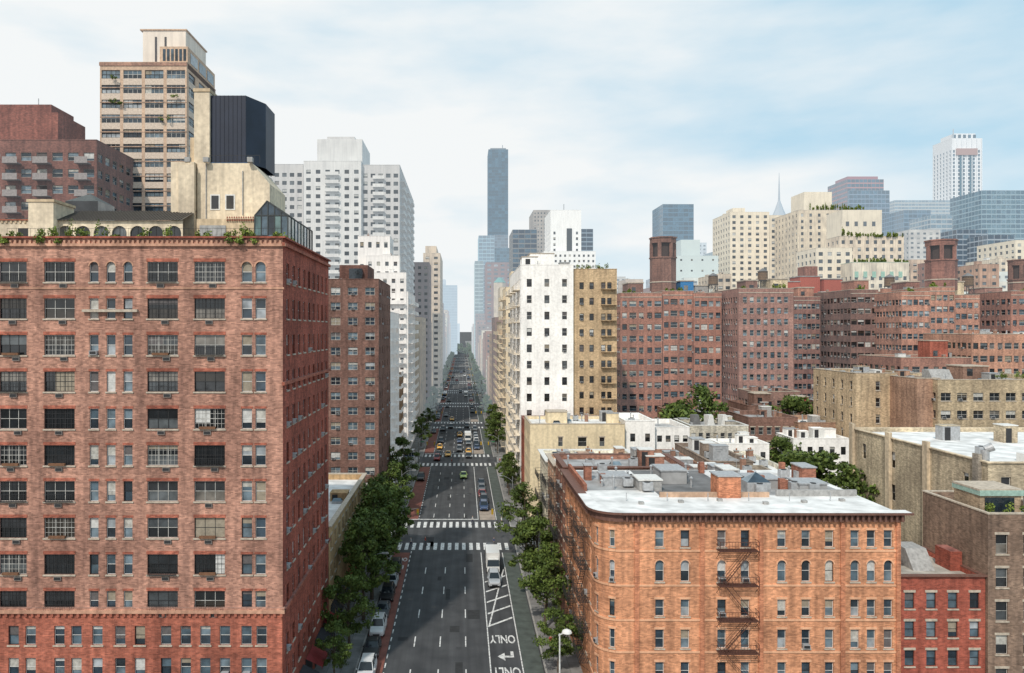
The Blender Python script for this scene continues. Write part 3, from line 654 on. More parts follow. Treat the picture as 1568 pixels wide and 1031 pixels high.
Bld('tan_apartment_building',-38,FL,308,340,43,wall(S(194,160,126),.1),F=dict(WF,pitch=3),h=.1,clutter=4).done()
B('brown_apartment_tower',628,657,402,345,25,wall(S(120,84,76),.12),F=dict(WF,pitch=3.2,ww=1.4),h=.12,clutter=3).done()
b=B('tan_apartment_tower',648,674,388,390,50,wall(S(208,182,158),.14),F=dict(WF,pitch=4,ww=2),h=.14); b.mb.box(b.X0+1,b.Y0+2,b.Z1-1,b.X1-2,b.Y1-3,b.Z1+4,wall(S(208,182,158),.14)); b.done()
rg=random.Random(11)
pal=[(196,164,136),(156,108,90),(176,128,106),(220,208,194),(130,98,86),(190,150,124),(210,196,176)]
for side in (-1,1):
    for yc in YC[4:]:
        y=yc+9.5; end=yc+70
        while y<end-8:
            d=min(rg.uniform(14,30),end-y)
            hz=min(.6,round((y/1250)*.5,2)); c=rg.choice(pal); Hh=rg.uniform(18,40) if y<600 else rg.uniform(22,55)
            if side<0: Hh+=6
            W_=rg.uniform(18,30)
            kk=dict(F=dict(WF,pitch=3.4,ww=1.5,glass=glass('dark',hz),bm=BLIND(hz)),h=hz,clutter=2)
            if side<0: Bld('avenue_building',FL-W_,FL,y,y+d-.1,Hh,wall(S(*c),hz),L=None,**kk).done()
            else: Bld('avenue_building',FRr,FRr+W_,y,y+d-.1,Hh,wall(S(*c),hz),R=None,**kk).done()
            y+=d
CW=lambda t,h,**k:dict(kind='curtain',fh=k.get('fh',4),pitch=k.get('pitch',4),glass=glass(t,h),frame=plain('mullion_'+t,k.get('mc',(.25,.32,.38)),.5,h),band=k.get('band',.9),mt=k.get('mt',.15))
def tower(name,xl,xr,yt,Y,D,tint,h,col=(.3,.35,.4),**k):
    b=B(name,xl,xr,yt,Y,D,plain('tower_'+tint,col,.6,h),F=CW(tint,h,**k),h=h,par=.2); return b
tower('glass_tower',678,700,437,1150,40,'teal',.45).done()
tower('glass_tower',664,682,428,1350,40,'blue',.5).done()
# ================================================================= RIGHT SIDE AVENUE
org=wall(S(218,146,104)); org2=wall(S(206,128,90)); trim=wall(S(218,168,134),kind='stone',var=.5); brn=plain('brown_cornice',(.16,.08,.06),.7)
X0,X1,Y0,Y1,Z1=FRr,wx(1378,74),74.0,96.8,19.9
mb=MB(); rng=random.Random(3); H=Z1-Z0; R_=2.4
rows_py=[(838,812),(891,858),(944,918),(993,964),(1042,1014)]
zs=[(wz(a,74)-Z0,wz(b_,74)-Z0) for a,b_ in reversed(rows_py)]
oo=dict(lv=2,frame=WHITE(),fmix=.2,blind=.4,ac=.08,sill=STONE(),glass=gb,d=.25)
cxs=[1010,1049,1105,1141,1197,1234,1270,1309,1334,1360]
UX=lambda p:wx(p,74)-(X0+R_)
Wd=X1-(X0+R_)
def strip(O,U,N,W,cols):
    P=Fr(O,U,N)
    zz=[0]+[(zs[i][1]+zs[i+1][0])/2 for i in range(4)]+[H]
    for i in range(5):
        o=dict(oo); 
        if i==3: o.update(arch=1,archm=trim)
        else: o.update(lintel=trim)
        a,b_=zs[i]; z0=zz[i]
        facade(mb,(O[0],O[1],O[2]+z0),U,N,W,zz[i+1]-z0,org,dict(zs=[(a-z0,b_-z0)],cols=[(c,w,o) for c,w in cols],**o),rng)
    return P
P=strip((X0+R_,Y0,Z0),(1,0,0),(0,-1,0),Wd,[(UX(p),.85) for p in cxs])
nseg=6
for i in range(nseg):
    a0=math.pi/2*i/nseg; a1=math.pi/2*(i+1)/nseg
    p0=(X0+R_-R_*math.cos(a0),Y0+R_-R_*math.sin(a0)); p1=(X0+R_-R_*math.cos(a1),Y0+R_-R_*math.sin(a1))
    am=(a0+a1)/2; L_=math.hypot(p1[0]-p0[0],p1[1]-p0[1]); U=((p1[0]-p0[0])/L_,(p1[1]-p0[1])/L_,0)
    nn=(-math.cos(am),-math.sin(am),0)
    strip((p0[0],p0[1],Z0),U,nn,L_,[(L_/2,.5)] if i in(1,4) else [])
    Pc=Fr((p0[0],p0[1],Z0),U,nn)
    for (a,b_) in zs:
        fbox(mb,Pc,0,L_,a-.45,a-.25,-.1,.02,trim)
    fbox(mb,Pc,-.1,L_+.1,H-.75,H-.02,-.35,.02,brn); fbox(mb,Pc,-.15,L_+.15,H-.0,H+.2,-.75,.02,brn)
PL=strip((X0,Y0+R_,Z0),(0,1,0),(-1,0,0),Y1-Y0-R_,[(u,.85) for u in (1.5,4,7,9.5,12.5,15,18)])
for (a,b_) in zs:
    fbox(mb,P,0,Wd,a-.45,a-.25,-.08,.02,trim); fbox(mb,PL,0,Y1-Y0-R_,a-.45,a-.25,-.08,.02,trim)
for p in (975,1075,1165,1290,1375):
    u=UX(p); fbox(mb,P,u-.22,u+.22,0,H-.8,-.13,.02,org2)
fbox(mb,P,0,Wd+.3,H-.75,H-.02,-.3,.02,brn); fbox(mb,P,-.1,Wd+.9,H-.0,H+.2,-.85,.3,brn)
fbox(mb,PL,0,Y1-Y0-R_,H-.75,H-.02,-.3,.02,brn); fbox(mb,PL,.1,Y1-Y0-R_,H-.0,H+.2,-.75,.3,brn)
for u in np.arange(.3,Wd,.55): fbox(mb,P,u,u+.2,H-.7,H-.05,-.62,-.3,brn)
for u in np.arange(.3,19,.55): fbox(mb,PL,u,u+.2,H-.7,H-.05,-.6,-.3,brn)
rust=plain('fire_escape_iron',(.09,.04,.03),.7); black=plain('fire_escape_black',(.03,.03,.03),.6)
fire_escape(mb,P,UX(1097),UX(1156),[z[0]-.15 for z in zs],rust)
fire_escape(mb,PL,1.8,6.2,[z[0]-.15 for z in zs],black); fire_escape(mb,PL,10.5,14.5,[z[0]-.15 for z in zs],black)
facade(mb,(X1,Y0,Z0),(0,1,0),(1,0,0),Y1-Y0,H,org2,None,rng); facade(mb,(X0,Y1,Z0),(1,0,0),(0,1,0),X1-X0,H,org2,None,rng)
pts=[(X0+R_-(R_)*math.cos(math.pi/2*i/6),Y0+R_-(R_)*math.sin(math.pi/2*i/6),Z1+.02) for i in range(7)]
mb.poly([(X0,Y1,Z1+.02)]+pts+[(X1,Y0,Z1+.02),(X1,Y1,Z1+.02)],ROOFW())
ptsb=[(X0+R_-(R_+.7)*math.cos(math.pi/2*i/6),Y0+R_-(R_+.7)*math.sin(math.pi/2*i/6),Z1+.215) for i in range(7)]
mb.poly([(X0-.7,Y0+8,Z1+.215)]+ptsb+[(X1+.8,Y0-.75,Z1+.215),(X1+.8,Y0+.5,Z1+.215),(X0+R_,Y0+1.2,Z1+.215),(X0+.6,Y0+R_+.6,Z1+.215),(X0+.5,Y0+8,Z1+.215)],ROOFW())
redp=wall(S(170,106,84)); gy=GREY()
mb.box(X0+8,Y0+7,Z1,X1-10,Y0+7.3,Z1+.55,wall(S(190,160,136),kind='stone')); mb.box(X1-9,Y0+7.5,Z1,X1-.3,Y0+7.8,Z1+.7,GREY())
mb.box(X0+.3,Y0+10,Z1,X0+.65,Y1,Z1+.8,redp); 
for (a,b_,c_,d_,h_,m_) in ((14.2,16.6,6.6,9.2,2.3,org2),(6.5,9,10,13,1.2,gy),(19.4,23,11.5,15,1.0,ROOFG()),(17,18.6,13,16,1.8,gy),(24,27,9,12,1.0,ROOFG()),(10,13,14,18,1.5,ROOFG()),(3,6,13,16,1.0,METAL()),(27,28.6,15,18,1.7,redp),(1.4,2.2,16,17.2,1.8,redp)):
    mb.box(X0+a,Y0+c_,Z1,X0+b_,Y0+d_,Z1+h_,m_); mb.box(X0+a-.12,Y0+c_-.12,Z1+h_+.002,X0+b_+.12,Y0+d_+.12,Z1+h_+.14,METAL() if m_!=gy else WHITE())
for i in range(34):
    x=X0+rng.uniform(2,28); y=Y0+rng.uniform(8,21.5); q=rng.random()
    if q<.5: hh=rng.uniform(.6,1.6); mb.cyl(x,y,Z1,Z1+hh,.12,METAL(),8); mb.cyl(x,y,Z1+hh,Z1+hh+.2,.22,METAL(),8,.06)
    elif q<.75: mb.box(x,y,Z1,x+.6,y+.6,Z1+rng.uniform(.9,1.7),redp)
    else: mb.box(x,y,Z1+.25,x+1.1,y+.9,Z1+1.1,METAL()); mb.cyl(x+.55,y+.45,Z1+1.1,Z1+1.17,.33,DARKM(),10)
for k in range(6):
    x=X0+4+k*4.3; mb.bar((x,Y0+5.2,Z1),(x,Y0+5.2,Z1+.9),.05,METAL()); mb.box(x+1,Y0+3.6+(k%3)*.7,Z1+.02,x+1.5,Y0+4.1+(k%3)*.7,Z1+.28,GREY())
for (a,b_,c_,d_,m_) in ((.8,6.8,10.5,22,ROOFG()),(8.2,17,7.6,22.5,ROOFD()),(17.2,29,8,14,ROOFG())):
    mb.poly([(X0+a,Y0+c_,Z1+.03),(X0+b_,Y0+c_,Z1+.03),(X0+b_,Y0+d_,Z1+.03),(X0+a,Y0+d_,Z1+.03)],m_)
sx,sy=X0+18.2,Y0+9; mb.box(sx,sy,Z1,sx+2.6,sy+2,Z1+1.2,METAL())
for q in ([(0,0),(2.6,0)],[(2.6,0),(2.6,2)],[(2.6,2),(0,2)],[(0,2),(0,0)]):
    mb.poly([(sx+q[0][0],sy+q[0][1],Z1+1.202),(sx+q[1][0],sy+q[1][1],Z1+1.202),(sx+1.3,sy+1,Z1+2.2)],gb)
mb.obj('orange_brick_corner_building')
rdd=wall(S(168,78,58)); 
b=Bld('red_brick_rowhouse',X1+.05,wx(1512,74),74.3,84,13.6,rdd,F=dict(n=4,ww=.95,wh=1.6,fh=2.85,top=1.6,glass=gb,frame=DARKM(),lv=2,lintel=STONE(),sill=STONE(),blind=.2),L=None,R=None,roof=plain('beige_roof',(.42,.39,.34),.9,scale=.6,var=.35),par=.5,cope=brn,ovh=.25)
b.mb.hexa([(b.X0+3.4,77.5,b.zr),(b.X0+5.6,77.5,b.zr),(b.X0+5.6,81.5,b.zr),(b.X0+3.4,81.5,b.zr),(b.X0+3.4,79,b.zr+1.9),(b.X0+5.6,79,b.zr+1.9),(b.X0+5.6,81.5,b.zr+1.9),(b.X0+3.4,81.5,b.zr+1.9)],GREY()); b.mb.cyl(b.X0+1.5,79,b.zr,b.zr+1.4,.1,METAL()); b.mb.box(b.X0+7.2,77.5,b.zr,b.X0+8.4,80,b.zr+2.0,rdd); b.done()
b=Bld('brown_brick_rowhouse',wx(1513,74),wx(1640,74),74,84.5,19.8,wall(S(142,114,98)),F=dict(n=3,ww=1.2,wh=1.9,fh=3.3,top=2,glass=gd,frame=fw,lv=2,lintel=STONE(),sill=STONE()),L=None,roof=ROOFG(),clutter=5,cope=STONE()); 
b.pent(.9,2.5,4.2,4,2.7,wall(S(176,150,124)),win=False); b.mb.box(b.X0+.8,b.Y0+2.3,b.zr+2.2,b.X0+5.3,b.Y0+6.7,b.zr+2.75,plain('copper_green_panel',(.32,.46,.40),.6)); b.mb.box(b.X0+1.4,b.Y0+2.45,b.zr+.5,b.X0+4.4,b.Y0+2.49,b.zr+2,gb); xx0,yy0,zz0=b.X0,b.Y0,b.Z1; b.done()
shrubs('rooftop_shrubs',[(xx0+.5,xx0+7,yy0+.6,yy0+1.6,zz0-.2,zz0+1.1)],52)
tg=wall(S(200,180,154)); gg=wall(S(160,148,138))
cst=wall(S(216,198,170),kind='stone')
b=Bld('tan_walkup_building',59.5,100,85,115,22.9,tg,F=dict(pitch=4,ww=1.1,wh=1.8,fh=3.3,glass=gd,frame=fw),L=dict(n=4,ww=1.0,wh=2.2,fh=4.5,top=1.8,glass=gd,frame=fw,lv=2),roof=ROOFW(),par=.5,cope=cst,ovh=.2,clutter=9)
for u in (1.5,11,19.5,29.2): fbox(b.mb,b.PL,u-.5,u+.5,0,23.6,-.45,-.001,gg if u<5 else cst)
fbox(b.mb,b.PL,4.8,8.6,0,14.5,-.06,-.001,gg); fbox(b.mb,b.PL,12,16,0,9.5,-.06,-.001,gg)
b.mb.cyl(60.2,86.5,22.5,24.2,.45,METAL(),14); b.mb.bar((60.2,86.5,24.2),(60.9,86.2,24.6),.45,METAL(),.5,14)
for i in range(7): b.mb.box(66+i*3.3,88,22.4,67+i*3.3,89.5,23.4,WHITE())
b.pent(28,15,6,5,2.6,wall(S(200,188,170),kind='stucco')); b.done()
def tenement(name,x0,x1,y0,y1,z1,col,fe=True,**k):
    b=Bld(name,x0,x1,y0,y1,z1,wall(col),F=dict(pitch=2.6,ww=.95,wh=1.7,fh=3.2,glass=gd,frame=fw,lintel=STONE(),sill=STONE(),ac=.15),L=dict(pitch=2.4,ww=.9,wh=1.7,fh=3.2,glass=gd,frame=fw,lintel=STONE(),sill=STONE(),ac=.15),R=None,cope=k.get('cope',brn),ovh=.4,roof=k.get('roof'),clutter=k.get('cl',9),par=.6)
    if fe: fire_escape(b.mb,b.PL,(y1-y0)*.25,(y1-y0)*.75,[z1-3.6-3.2*i for i in range(5)][::-1],black)
    return b
tenement('tenement_building',FRr,29,97.0,106.9,20.2,S(160,108,90),roof=ROOFG()).done()
tenement('tenement_building',FRr,28,107,116.9,18.6,S(196,152,126),roof=ROOFW(),cope=STONE()).done()
tenement('tenement_building',FRr,28,117,128.5,17.4,S(228,216,198),roof=ROOFW(),cope=WHITE()).done()
x=29.2
for i,(w,zt_,col,rf) in enumerate(((7,17.5,(170,124,104),ROOFD()),(6.5,18.6,(150,130,118),ROOFG()),(6,17.2,(220,210,196),ROOFW()))):
    Bld('rowhouse',x,x+w-.1,110,128,zt_,wall(S(*col)),F=dict(pitch=2,ww=.95,wh=1.6,fh=3.1,glass=gd,frame=fw,lintel=STONE()),roof=rf,clutter=9,par=.5,seed=i).done(); x+=w
for i,(a,bb_,y0,y1,zt_,col,rf) in enumerate(((29.2,36,97,109,17.8,(160,114,96),ROOFG()),(36.1,43,97,108,18.4,(150,136,124),ROOFW()))):
    Bld('rowhouse',a,bb_,y0,y1,zt_,wall(S(*col)),F=None,roof=rf,clutter=8,par=.6,seed=i).done()
for i,(x,y,s_) in enumerate(((49.5,113,1.9),(52.5,118,2.05),(56,112,1.8),(57.5,120,1.75),(46.5,104,1.6),(51,106,1.75))): put(TREES[i%5],'backyard_tree',x,y,.14,i,s_)
# ---- block 2 right
crm=wall(S(224,206,172),kind='stucco',var=.5); 
b=Bld('cream_corner_building',wx(812,148),wx(957,148),148.3,162,wz(650,148),crm,F=dict(cols=[(6,.9),(10.3,1.7),(14.2,1.0)],wh=1.8,fh=3.2,top=2.6,glass=gd,frame=fw,lv=2,lintel=STONE()),L=dict(n=4,ww=1.1,wh=1.8,fh=3.2,top=2.3,glass=gd,frame=fw),roof=ROOFW(),par=.6,clutter=10,cope=STONE()); b.pent(4,5,4,4,2.4,crm,False); b.done()
Bld('red_brick_rowhouse',FRr,wx(957,148),162.2,169.8,18.5,wall(S(166,86,66)),F=None,L=dict(n=3,ww=1.1,wh=1.8,fh=3.2,glass=gd,frame=fw),R=None,roof=ROOFW(),clutter=5).done()
wt=wall(S(240,237,232),kind='stucco',var=.3); tn=wall(S(196,164,128),var=.8)
Y=172; xs=wx(878,Y)
b=Bld('white_apartment_tower',FRr,xs,Y,Y+38,wz(406,Y),wt,F=dict(n=3,ww=1.15,wh=1.8,fh=3.75,top=3.2,glass=gd,frame=OFFW(),fmix=.5,blind=.25,ac=.25),L=dict(pitch=4,ww=1.8,wh=1.8,fh=3.75,top=3.2,glass=gd,frame=DARKM(),balc=[(.05,.3),(.4,.62),(.72,.97)],balcm=wall(S(225,214,196),kind='stucco',var=.3)),clutter=8,cope=wt)
b.pent(3,9,5.8,9,4.4,wt); b.pent(.6,3,3.6,6,3,wt); b.done()
b=Bld('tan_brick_wing',xs+.05,wx(946,Y),Y+1.0,Y+30,wz(412,Y),tn,F=dict(cols=[(2.0,1.0),(4.3,1.0),(7.0,1.0),(8.4,1.0)],wh=1.6,fh=3.6,top=3.0,glass=gd,frame=DARKM(),lv=1,ac=.3),clutter=5)
for i in range(12): fbox(b.mb,b.PF,6.4,9.9,b.Z1-4.8-3.6*i,b.Z1-4.65-3.6*i,-1.0,-.01,tn); b.mb.bar(b.PF(6.4,b.Z1-3.8-3.6*i,-.98),b.PF(9.9,b.Z1-3.8-3.6*i,-.98),.03,DARKM())
x0_,x1_,z1_=b.X0,b.X1,b.Z1; b.done()
shrubs('rooftop_shrubs',[(x0_+1,x1_-1,Y+1.2,Y+2.2,z1_-.1,z1_+1.6)],12)
wb=wall(S(238,235,230),kind='stucco',var=.3)
B('white_rowhouse',957.5,1003,645,150,14,wb,F=dict(n=2,ww=1,wh=1.6,fh=3.1,glass=gd,frame=DARKM(),top=2.5),roof=ROOFW(),clutter=3).done()
B('white_rowhouse',1003.5,1056,655,152,14,wb,F=dict(n=4,ww=1.0,wh=1.3,fh=3.0,glass=gd,frame=DARKM(),top=1.6),roof=ROOFG(),clutter=5).done()
B('white_rowhouse',1102,1178,680,148.5,6.8,wb,F=dict(n=4,ww=1.0,wh=1.6,fh=3.1,glass=gd,frame=DARKM(),top=1.6),roof=ROOFW(),clutter=6,par=.5).done()
B('white_rowhouse',1215,1300,672,148.5,8,wb,F=dict(n=5,ww=1.0,wh=1.6,fh=3.1,glass=gd,frame=DARKM(),top=1.6),roof=ROOFW(),clutter=7,par=.5).done()
put(TREES[1],'backyard_tree',wx(1197,152),152,.14,1,1.75); 
b=B('grey_rowhouse',1056.5,1146,652,156,12,wall(S(196,186,174)),F=dict(n=8,ww=.95,wh=1.6,fh=3.0,glass=gd,frame=fw,top=1.5),roof=ROOFD(),clutter=8,cope=WHITE()); 
for k in range(3):
    xx=wx(1070+k*22,156); b.mb.hexa([(xx,160,b.zr),(xx+1.8,160,b.zr),(xx+1.8,162,b.zr),(xx,162,b.zr),(xx+.5,160,b.zr+2.6),(xx+1.3,160,b.zr+2.6),(xx+1.6,162,b.zr+2.6),(xx,162,b.zr+2.6)],WHITE() if k else ROOFD())
b.done()
B('brick_rowhouse',1146.5,1222,640,160,14,wall(S(144,104,92)),F=dict(n=6,ww=1.0,wh=1.6,fh=3.1,glass=gd,frame=fw,top=2,lintel=STONE()),roof=ROOFG(),clutter=9).done()
B('brick_rowhouse',1222.5,1300,648,158,14,wall(S(170,130,108)),F=dict(n=5,ww=1.0,wh=1.6,fh=3.1,glass=gd,frame=fw,top=2,lintel=STONE()),roof=ROOFW(),clutter=9).done()
B('brick_rowhouse',1030,1145,632,176,14,wall(S(158,114,98)),F=dict(n=9,ww=1,wh=1.5,fh=3,glass=gd,frame=fw),roof=ROOFG(),clutter=9).done()
b=B('brick_rowhouse',1146,1290,622,182,14,wall(S(138,100,88)),F=dict(n=9,ww=1,wh=1.5,fh=3,glass=gd,frame=fw),roof=ROOFD(),clutter=14); b.pent(3,4,4,4,3.5); b.pent(13,3,3,4,2.8,wall(S(184,84,66))); b.done()
for i,(px,Y,s_) in enumerate(((1042,172.5,2.4),(1215,177,2.4),(1062,173,2.5),(1276,175,2.3))): put(TREES[i],'backyard_tree',wx(px,Y),Y,.14,i,s_)
# mid brick blocks
r1=wall(S(176,114,94),.03); r2=wall(S(150,98,86),.03); r3=wall(S(190,128,104),.03); r4=wall(S(136,94,82),.03); r5=wall(S(168,118,106),.03); t2=wall(S(218,194,160),.03)
MF=dict(ww=1.3,wh=1.55,fh=3.25,glass=gb,frame=fw,fmix=.3,blind=.35,top=2.2,ac=.35,alt=1)
cs=STONE(.03)
def turret(mb,xc,Y,z0,z1,r,m):
    mb.cyl(xc,Y,z0,z1-5.6,r,m,8)
    for k in range(12):
        if k%2==0:
            t=2*math.pi*k/12; mb.cyl(xc+(r-.45)*math.cos(t),Y+(r-.45)*math.sin(t),z1-5.6,z1-1.4,.6,m,6)
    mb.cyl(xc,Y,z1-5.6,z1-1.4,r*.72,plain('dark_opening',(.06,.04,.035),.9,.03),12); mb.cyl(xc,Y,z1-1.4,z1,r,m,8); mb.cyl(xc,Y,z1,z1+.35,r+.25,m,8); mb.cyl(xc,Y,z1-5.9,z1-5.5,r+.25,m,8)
    mb.cyl(xc,Y,z0+3,z0+3.3,r+.15,STONE(.03),8)
def cplx(name,wm,parts,F=MF,turrets=(),tanks=(),pents=(),tm=None,ex=0):
    m=MB()
    for i,(xl,xr,yt,Y,D,n) in enumerate(parts):
        b=B(name,xl,xr,yt,Y,D,wm,F=dict(F,n=n),h=.03,clutter=6,cope=cs,mb=m,seed=i+ex)
        m.box(b.X0,Y-.1,b.Z1-1.2,b.X1,Y-.01,b.Z1-1.0,cs)
    for (px,Y,yb,yt,r) in turrets: turret(m,wx(px,Y),Y,wz(yb,Y),wz(yt,Y),r,tm or wm)
    for (px,Y,yb,s) in tanks: water_tower(m,wx(px,Y),Y,wz(yb,Y),s,.03)
    for (xl,xr,yt,yb,Y,D,mm) in pents:
        m.box(wx(xl,Y),Y,wz(yb,Y),wx(xr,Y),Y+D,wz(yt,Y),mm); m.box(wx(xl,Y)-.2,Y-.2,wz(yt,Y)+.002,wx(xr,Y)+.2,Y+D+.2,wz(yt,Y)+.3,cs)
        for k in range(int((wx(xr,Y)-wx(xl,Y))/3)): m.box(wx(xl,Y)+1+3*k,Y-.05,wz(yt,Y)-2.6,wx(xl,Y)+2.2+3*k,Y-.01,wz(yt,Y)-1.2,glass('dark',.03))
    m.obj(name)
cplx('red_brick_apartment_block',r1,[(950,1014,449,210,30,5),(1014.3,1062,446,211,30,4),(1062.3,1105,449,210,30,4)],
     turrets=[(1015,222,449,366,3.8)],tanks=[(1092,225,449,.8)],pents=[(962,985,434,449,224,8,r4),(1042,1062,431,449,220,7,plain('blue_tarp',(.05,.2,.42),.7)),(1064,1086,438,449,226,7,GREY())],tm=r4)
B('cream_apartment_building',1106.5,1131,450,216,25,t2,F=dict(MF,n=3,ww=1,glass=gd),h=.03,clutter=3).done()
cplx('red_brick_apartment_complex',r5,[(1131,1215,442,200,24,8)],F=dict(MF,ww=1.1,fh=2.95,pair=.8,alt=0,fmix=.1),pents=[(1142,1160,430,443,212,7,r4),(1180,1206,428,443,214,8,t2)],tanks=[(1168,218,443,.8)],ex=4)
cplx('red_brick_apartment_complex',r2,[(1215.5,1256,455,244,26,6),(1256.3,1264,458,250,20,1),(1264.3,1302,452,244,26,6)],F=dict(MF,ww=1.2,wh=1.7),pents=[(1222,1246,441,456,252,7,r3)],ex=9)
cplx('red_brick_apartment_complex',r4,[(1302.5,1345,444,228,30,4),(1345.3,1380,452,233,24,4)],F=dict(MF,ww=1.7,fh=3.4,fmix=.6,glass=gd),pents=[(1308,1330,430,448,236,8,r1)],tanks=[(1362,246,452,.9)],ex=14)
rdw=plain('red_painted_wall',(.38,.10,.07),.8,.03)
m=MB(); 
for a,b_,t,Y in ((1195,1225,432,258),(1225,1256,424,259),(1262,1290,428,257)):
    m.box(wx(a,Y),Y,40,wx(b_,Y)-.05,Y+8,wz(t,Y),rdw); m.box(wx(a,Y)-.2,Y-.2,wz(t,Y),wx(b_,Y)+.1,Y+8,wz(t,Y)+.3,ROOFG())
m.box(wx(1233,262),262,40,wx(1252,262),268,wz(408,262),r2); m.obj('red_rooftop_structure')
cplx('red_brick_apartment_block',r3,[(1380.5,1424,447,214,28,5),(1424.3,1462,440,214,28,4),(1462.3,1500,452,219,28,4)],
     turrets=[(1441,224,445,370,4.2)],tanks=[(1482,232,452,.9)],pents=[(1388,1408,432,449,228,8,r2),(1466,1476,432,452,228,6,t2)],tm=r2,ex=20)
cplx('red_brick_apartment_block',r1,[(1500.5,1548,455,236,28,5),(1548.3,1640,446,217,28,8)],F=dict(MF,ww=1.2,fh=3.1),turrets=[(1562,229,449,400,3.2)],pents=[(1508,1535,441,456,244,8,r5)],tanks=[(1596,231,449,1)],tm=r4,ex=26)
shrubs('rooftop_shrubs',[(wx(a,Yy),wx(b_,Yy),Yy+.2,Yy+1.5,wz(t,Yy)-.3,wz(t-9,Yy)) for a,b_,t,Yy in ((955,980,449,210),(1020,1045,446,211),(1185,1205,442,200),(1135,1145,442,200),(1310,1330,444,228),(1390,1405,447,214),(1428,1458,440,214),(1570,1600,446,217))],41,ls=.22)
B('orange_brick_building',1488,1600,512,190,20,wall(S(198,138,110),.02),F=dict(MF,n=9,glass=gd),clutter=12,roof=ROOFW(),cope=STONE()).done()
b=B('red_brick_rowhouse',1380,1487,548,186,20,wall(S(170,114,96),.02),F=dict(MF,n=7,glass=gd),clutter=10,cope=STONE()); b.pent(9,3,4.5,5,5,wall(S(174,88,68))); b.done()
B('tan_brick_building',1310,1404,572,150,18,wall(S(200,172,140)),F=dict(cols=[(4.5,.9),(10,.9),(11.4,.9)],ww=.9,wh=1.8,fh=3.3,glass=gd,frame=fw,lv=1,sill=STONE()),clutter=9,cope=STONE()).done()
B('tan_brick_building',1404.5,1440,580,141,20,wall(S(182,140,118)),F=None,clutter=4,cope=STONE()).done()
b=B('tan_brick_building',1436,1660,582,139.5,22,wall(S(192,168,138)),F=dict(n=9,ww=1.9,wh=1.5,fh=3.3,glass=gd,frame=fw,lv=2,mull=1,top=2.4,sill=STONE(),ac=.3),clutter=16,cope=STONE()); 
b.mb.hexa([(b.X0+1,142,b.zr),(b.X0+5,142,b.zr),(b.X0+5,146,b.zr),(b.X0+1,146,b.zr),(b.X0+1,144,b.zr+2.6),(b.X0+5,144,b.zr+2.6),(b.X0+5,146,b.zr+2.6),(b.X0+1,146,b.zr+2.6)],GREY()); b.pent(10,8,5,5,3,wall(S(150,112,96))); b.done()
shrubs('rooftop_shrubs',[(wx(1530,140),wx(1575,140),140.5,142,28.8,30.5)],15)
for (xl,xr,yt,Y,col,n) in ((1150,1225,600,190,(150,108,94),6),(1305.5,1378,584,196,(140,102,90),6)):
    B('brick_walkup_building',xl,xr,yt,Y,12 if xl>1300 else 9,wall(S(*col),.02),F=dict(MF,n=n,glass=gd),clutter=8,cope=STONE()).done()
# ---- block 3+ right
cb=wall(S(228,208,174),.05,kind='stucco',var=.4)
BF=dict(WF,pitch=3.5,ww=1.8)
b=Bld('cream_balcony_building',FRr,26,228.5,248,wz(440,228),cb,F=BF,L=dict(BF,balc=[(.05,.45),(.55,.95)],balcm=cb),h=.05,clutter=4); b.mb.box(15,230,b.zr,24,240,b.Z1+5,cb); b.done()
Bld('cream_balcony_building',FRr,28,248.2,290,40,wall(S(208,178,144),.06),F=BF,L=dict(BF,balc=[(.05,.45),(.55,.95)],balcm=cb),h=.06,clutter=4).done()
Bld('brown_apartment_building',FRr,30,308.5,340,43,wall(S(146,106,90),.1),F=BF,h=.1,clutter=3).done()
Bld('tan_apartment_building',FRr,30,340.2,370,36,wall(S(192,158,128),.1),F=BF,h=.1,clutter=3).done()
tower('dark_glass_tower',785,822,352,560,40,'navy',.1,mc=(.2,.2,.2),fh=3.6).done()
B('grey_apartment_tower',817,846,322,600,40,wall(S(160,148,136),.18,kind='stone'),F=dict(WF,glass=glass('dark',.15),bm=BLIND(.15)),h=.18).done()
ww_=wall(S(238,237,234),.08,kind='stucco',var=.15)
b=B('white_apartment_tower',843,890,322,420,30,ww_,F=dict(cols=[(2.2,1.2),(14.8,1.2)],wh=1.6,fh=3.2,top=12,glass=glass('dark',.1)),h=.1)
b.mb.cyl(wx(864,422),424,b.Z1,b.Z1+4,.25,METAL(.1)); b.mb.box(b.X0+9,419.8,wz(385,420),b.X0+12,419.95,wz(350,420),glass('dark',.1)); b.done()
B('white_apartment_tower',833,912,385,415,30,ww_,F=dict(WF,glass=glass('dark',.1)),h=.1,clutter=8).done()
tower('dark_glass_tower',888,908,351,610,40,'navy',.1,fh=3.6).done()
b=tower('bronze_glass_skyscraper',748,778,229,1150,45,'deep',.16,col=(.03,.09,.14),mc=(.04,.12,.19),fh=4.5,band=.6,pitch=5); b.mb.box(b.X0+3,b.Y0+4,b.Z1,b.X1-3,b.Y1-4,b.Z1+3,DARKM(.3)); b.mb.cyl(wx(770,1150),1160,b.Z1,b.Z1+9,.5,DARKM(.3)); b.done()
tower('glass_tower',733,757,361,820,40,'deep',.28,mc=(.25,.42,.5)).done()
tower('glass_tower',727,740,400,780,40,'green',.3,mc=(.4,.5,.5)).done()
tower('navy_glass_tower',750,786,380,900,40,'deep',.18,mc=(.08,.16,.22)).done()
tower('navy_glass_tower',756,778,360,980,40,'navy',.24,mc=(.1,.15,.2)).done()
B('red_apartment_tower',744,785,402,700,40,wall(S(136,96,94),.22),F=dict(WF,pitch=6,ww=3.5,wh=2,fh=4,glass=glass('blue',.25)),h=.25).done()
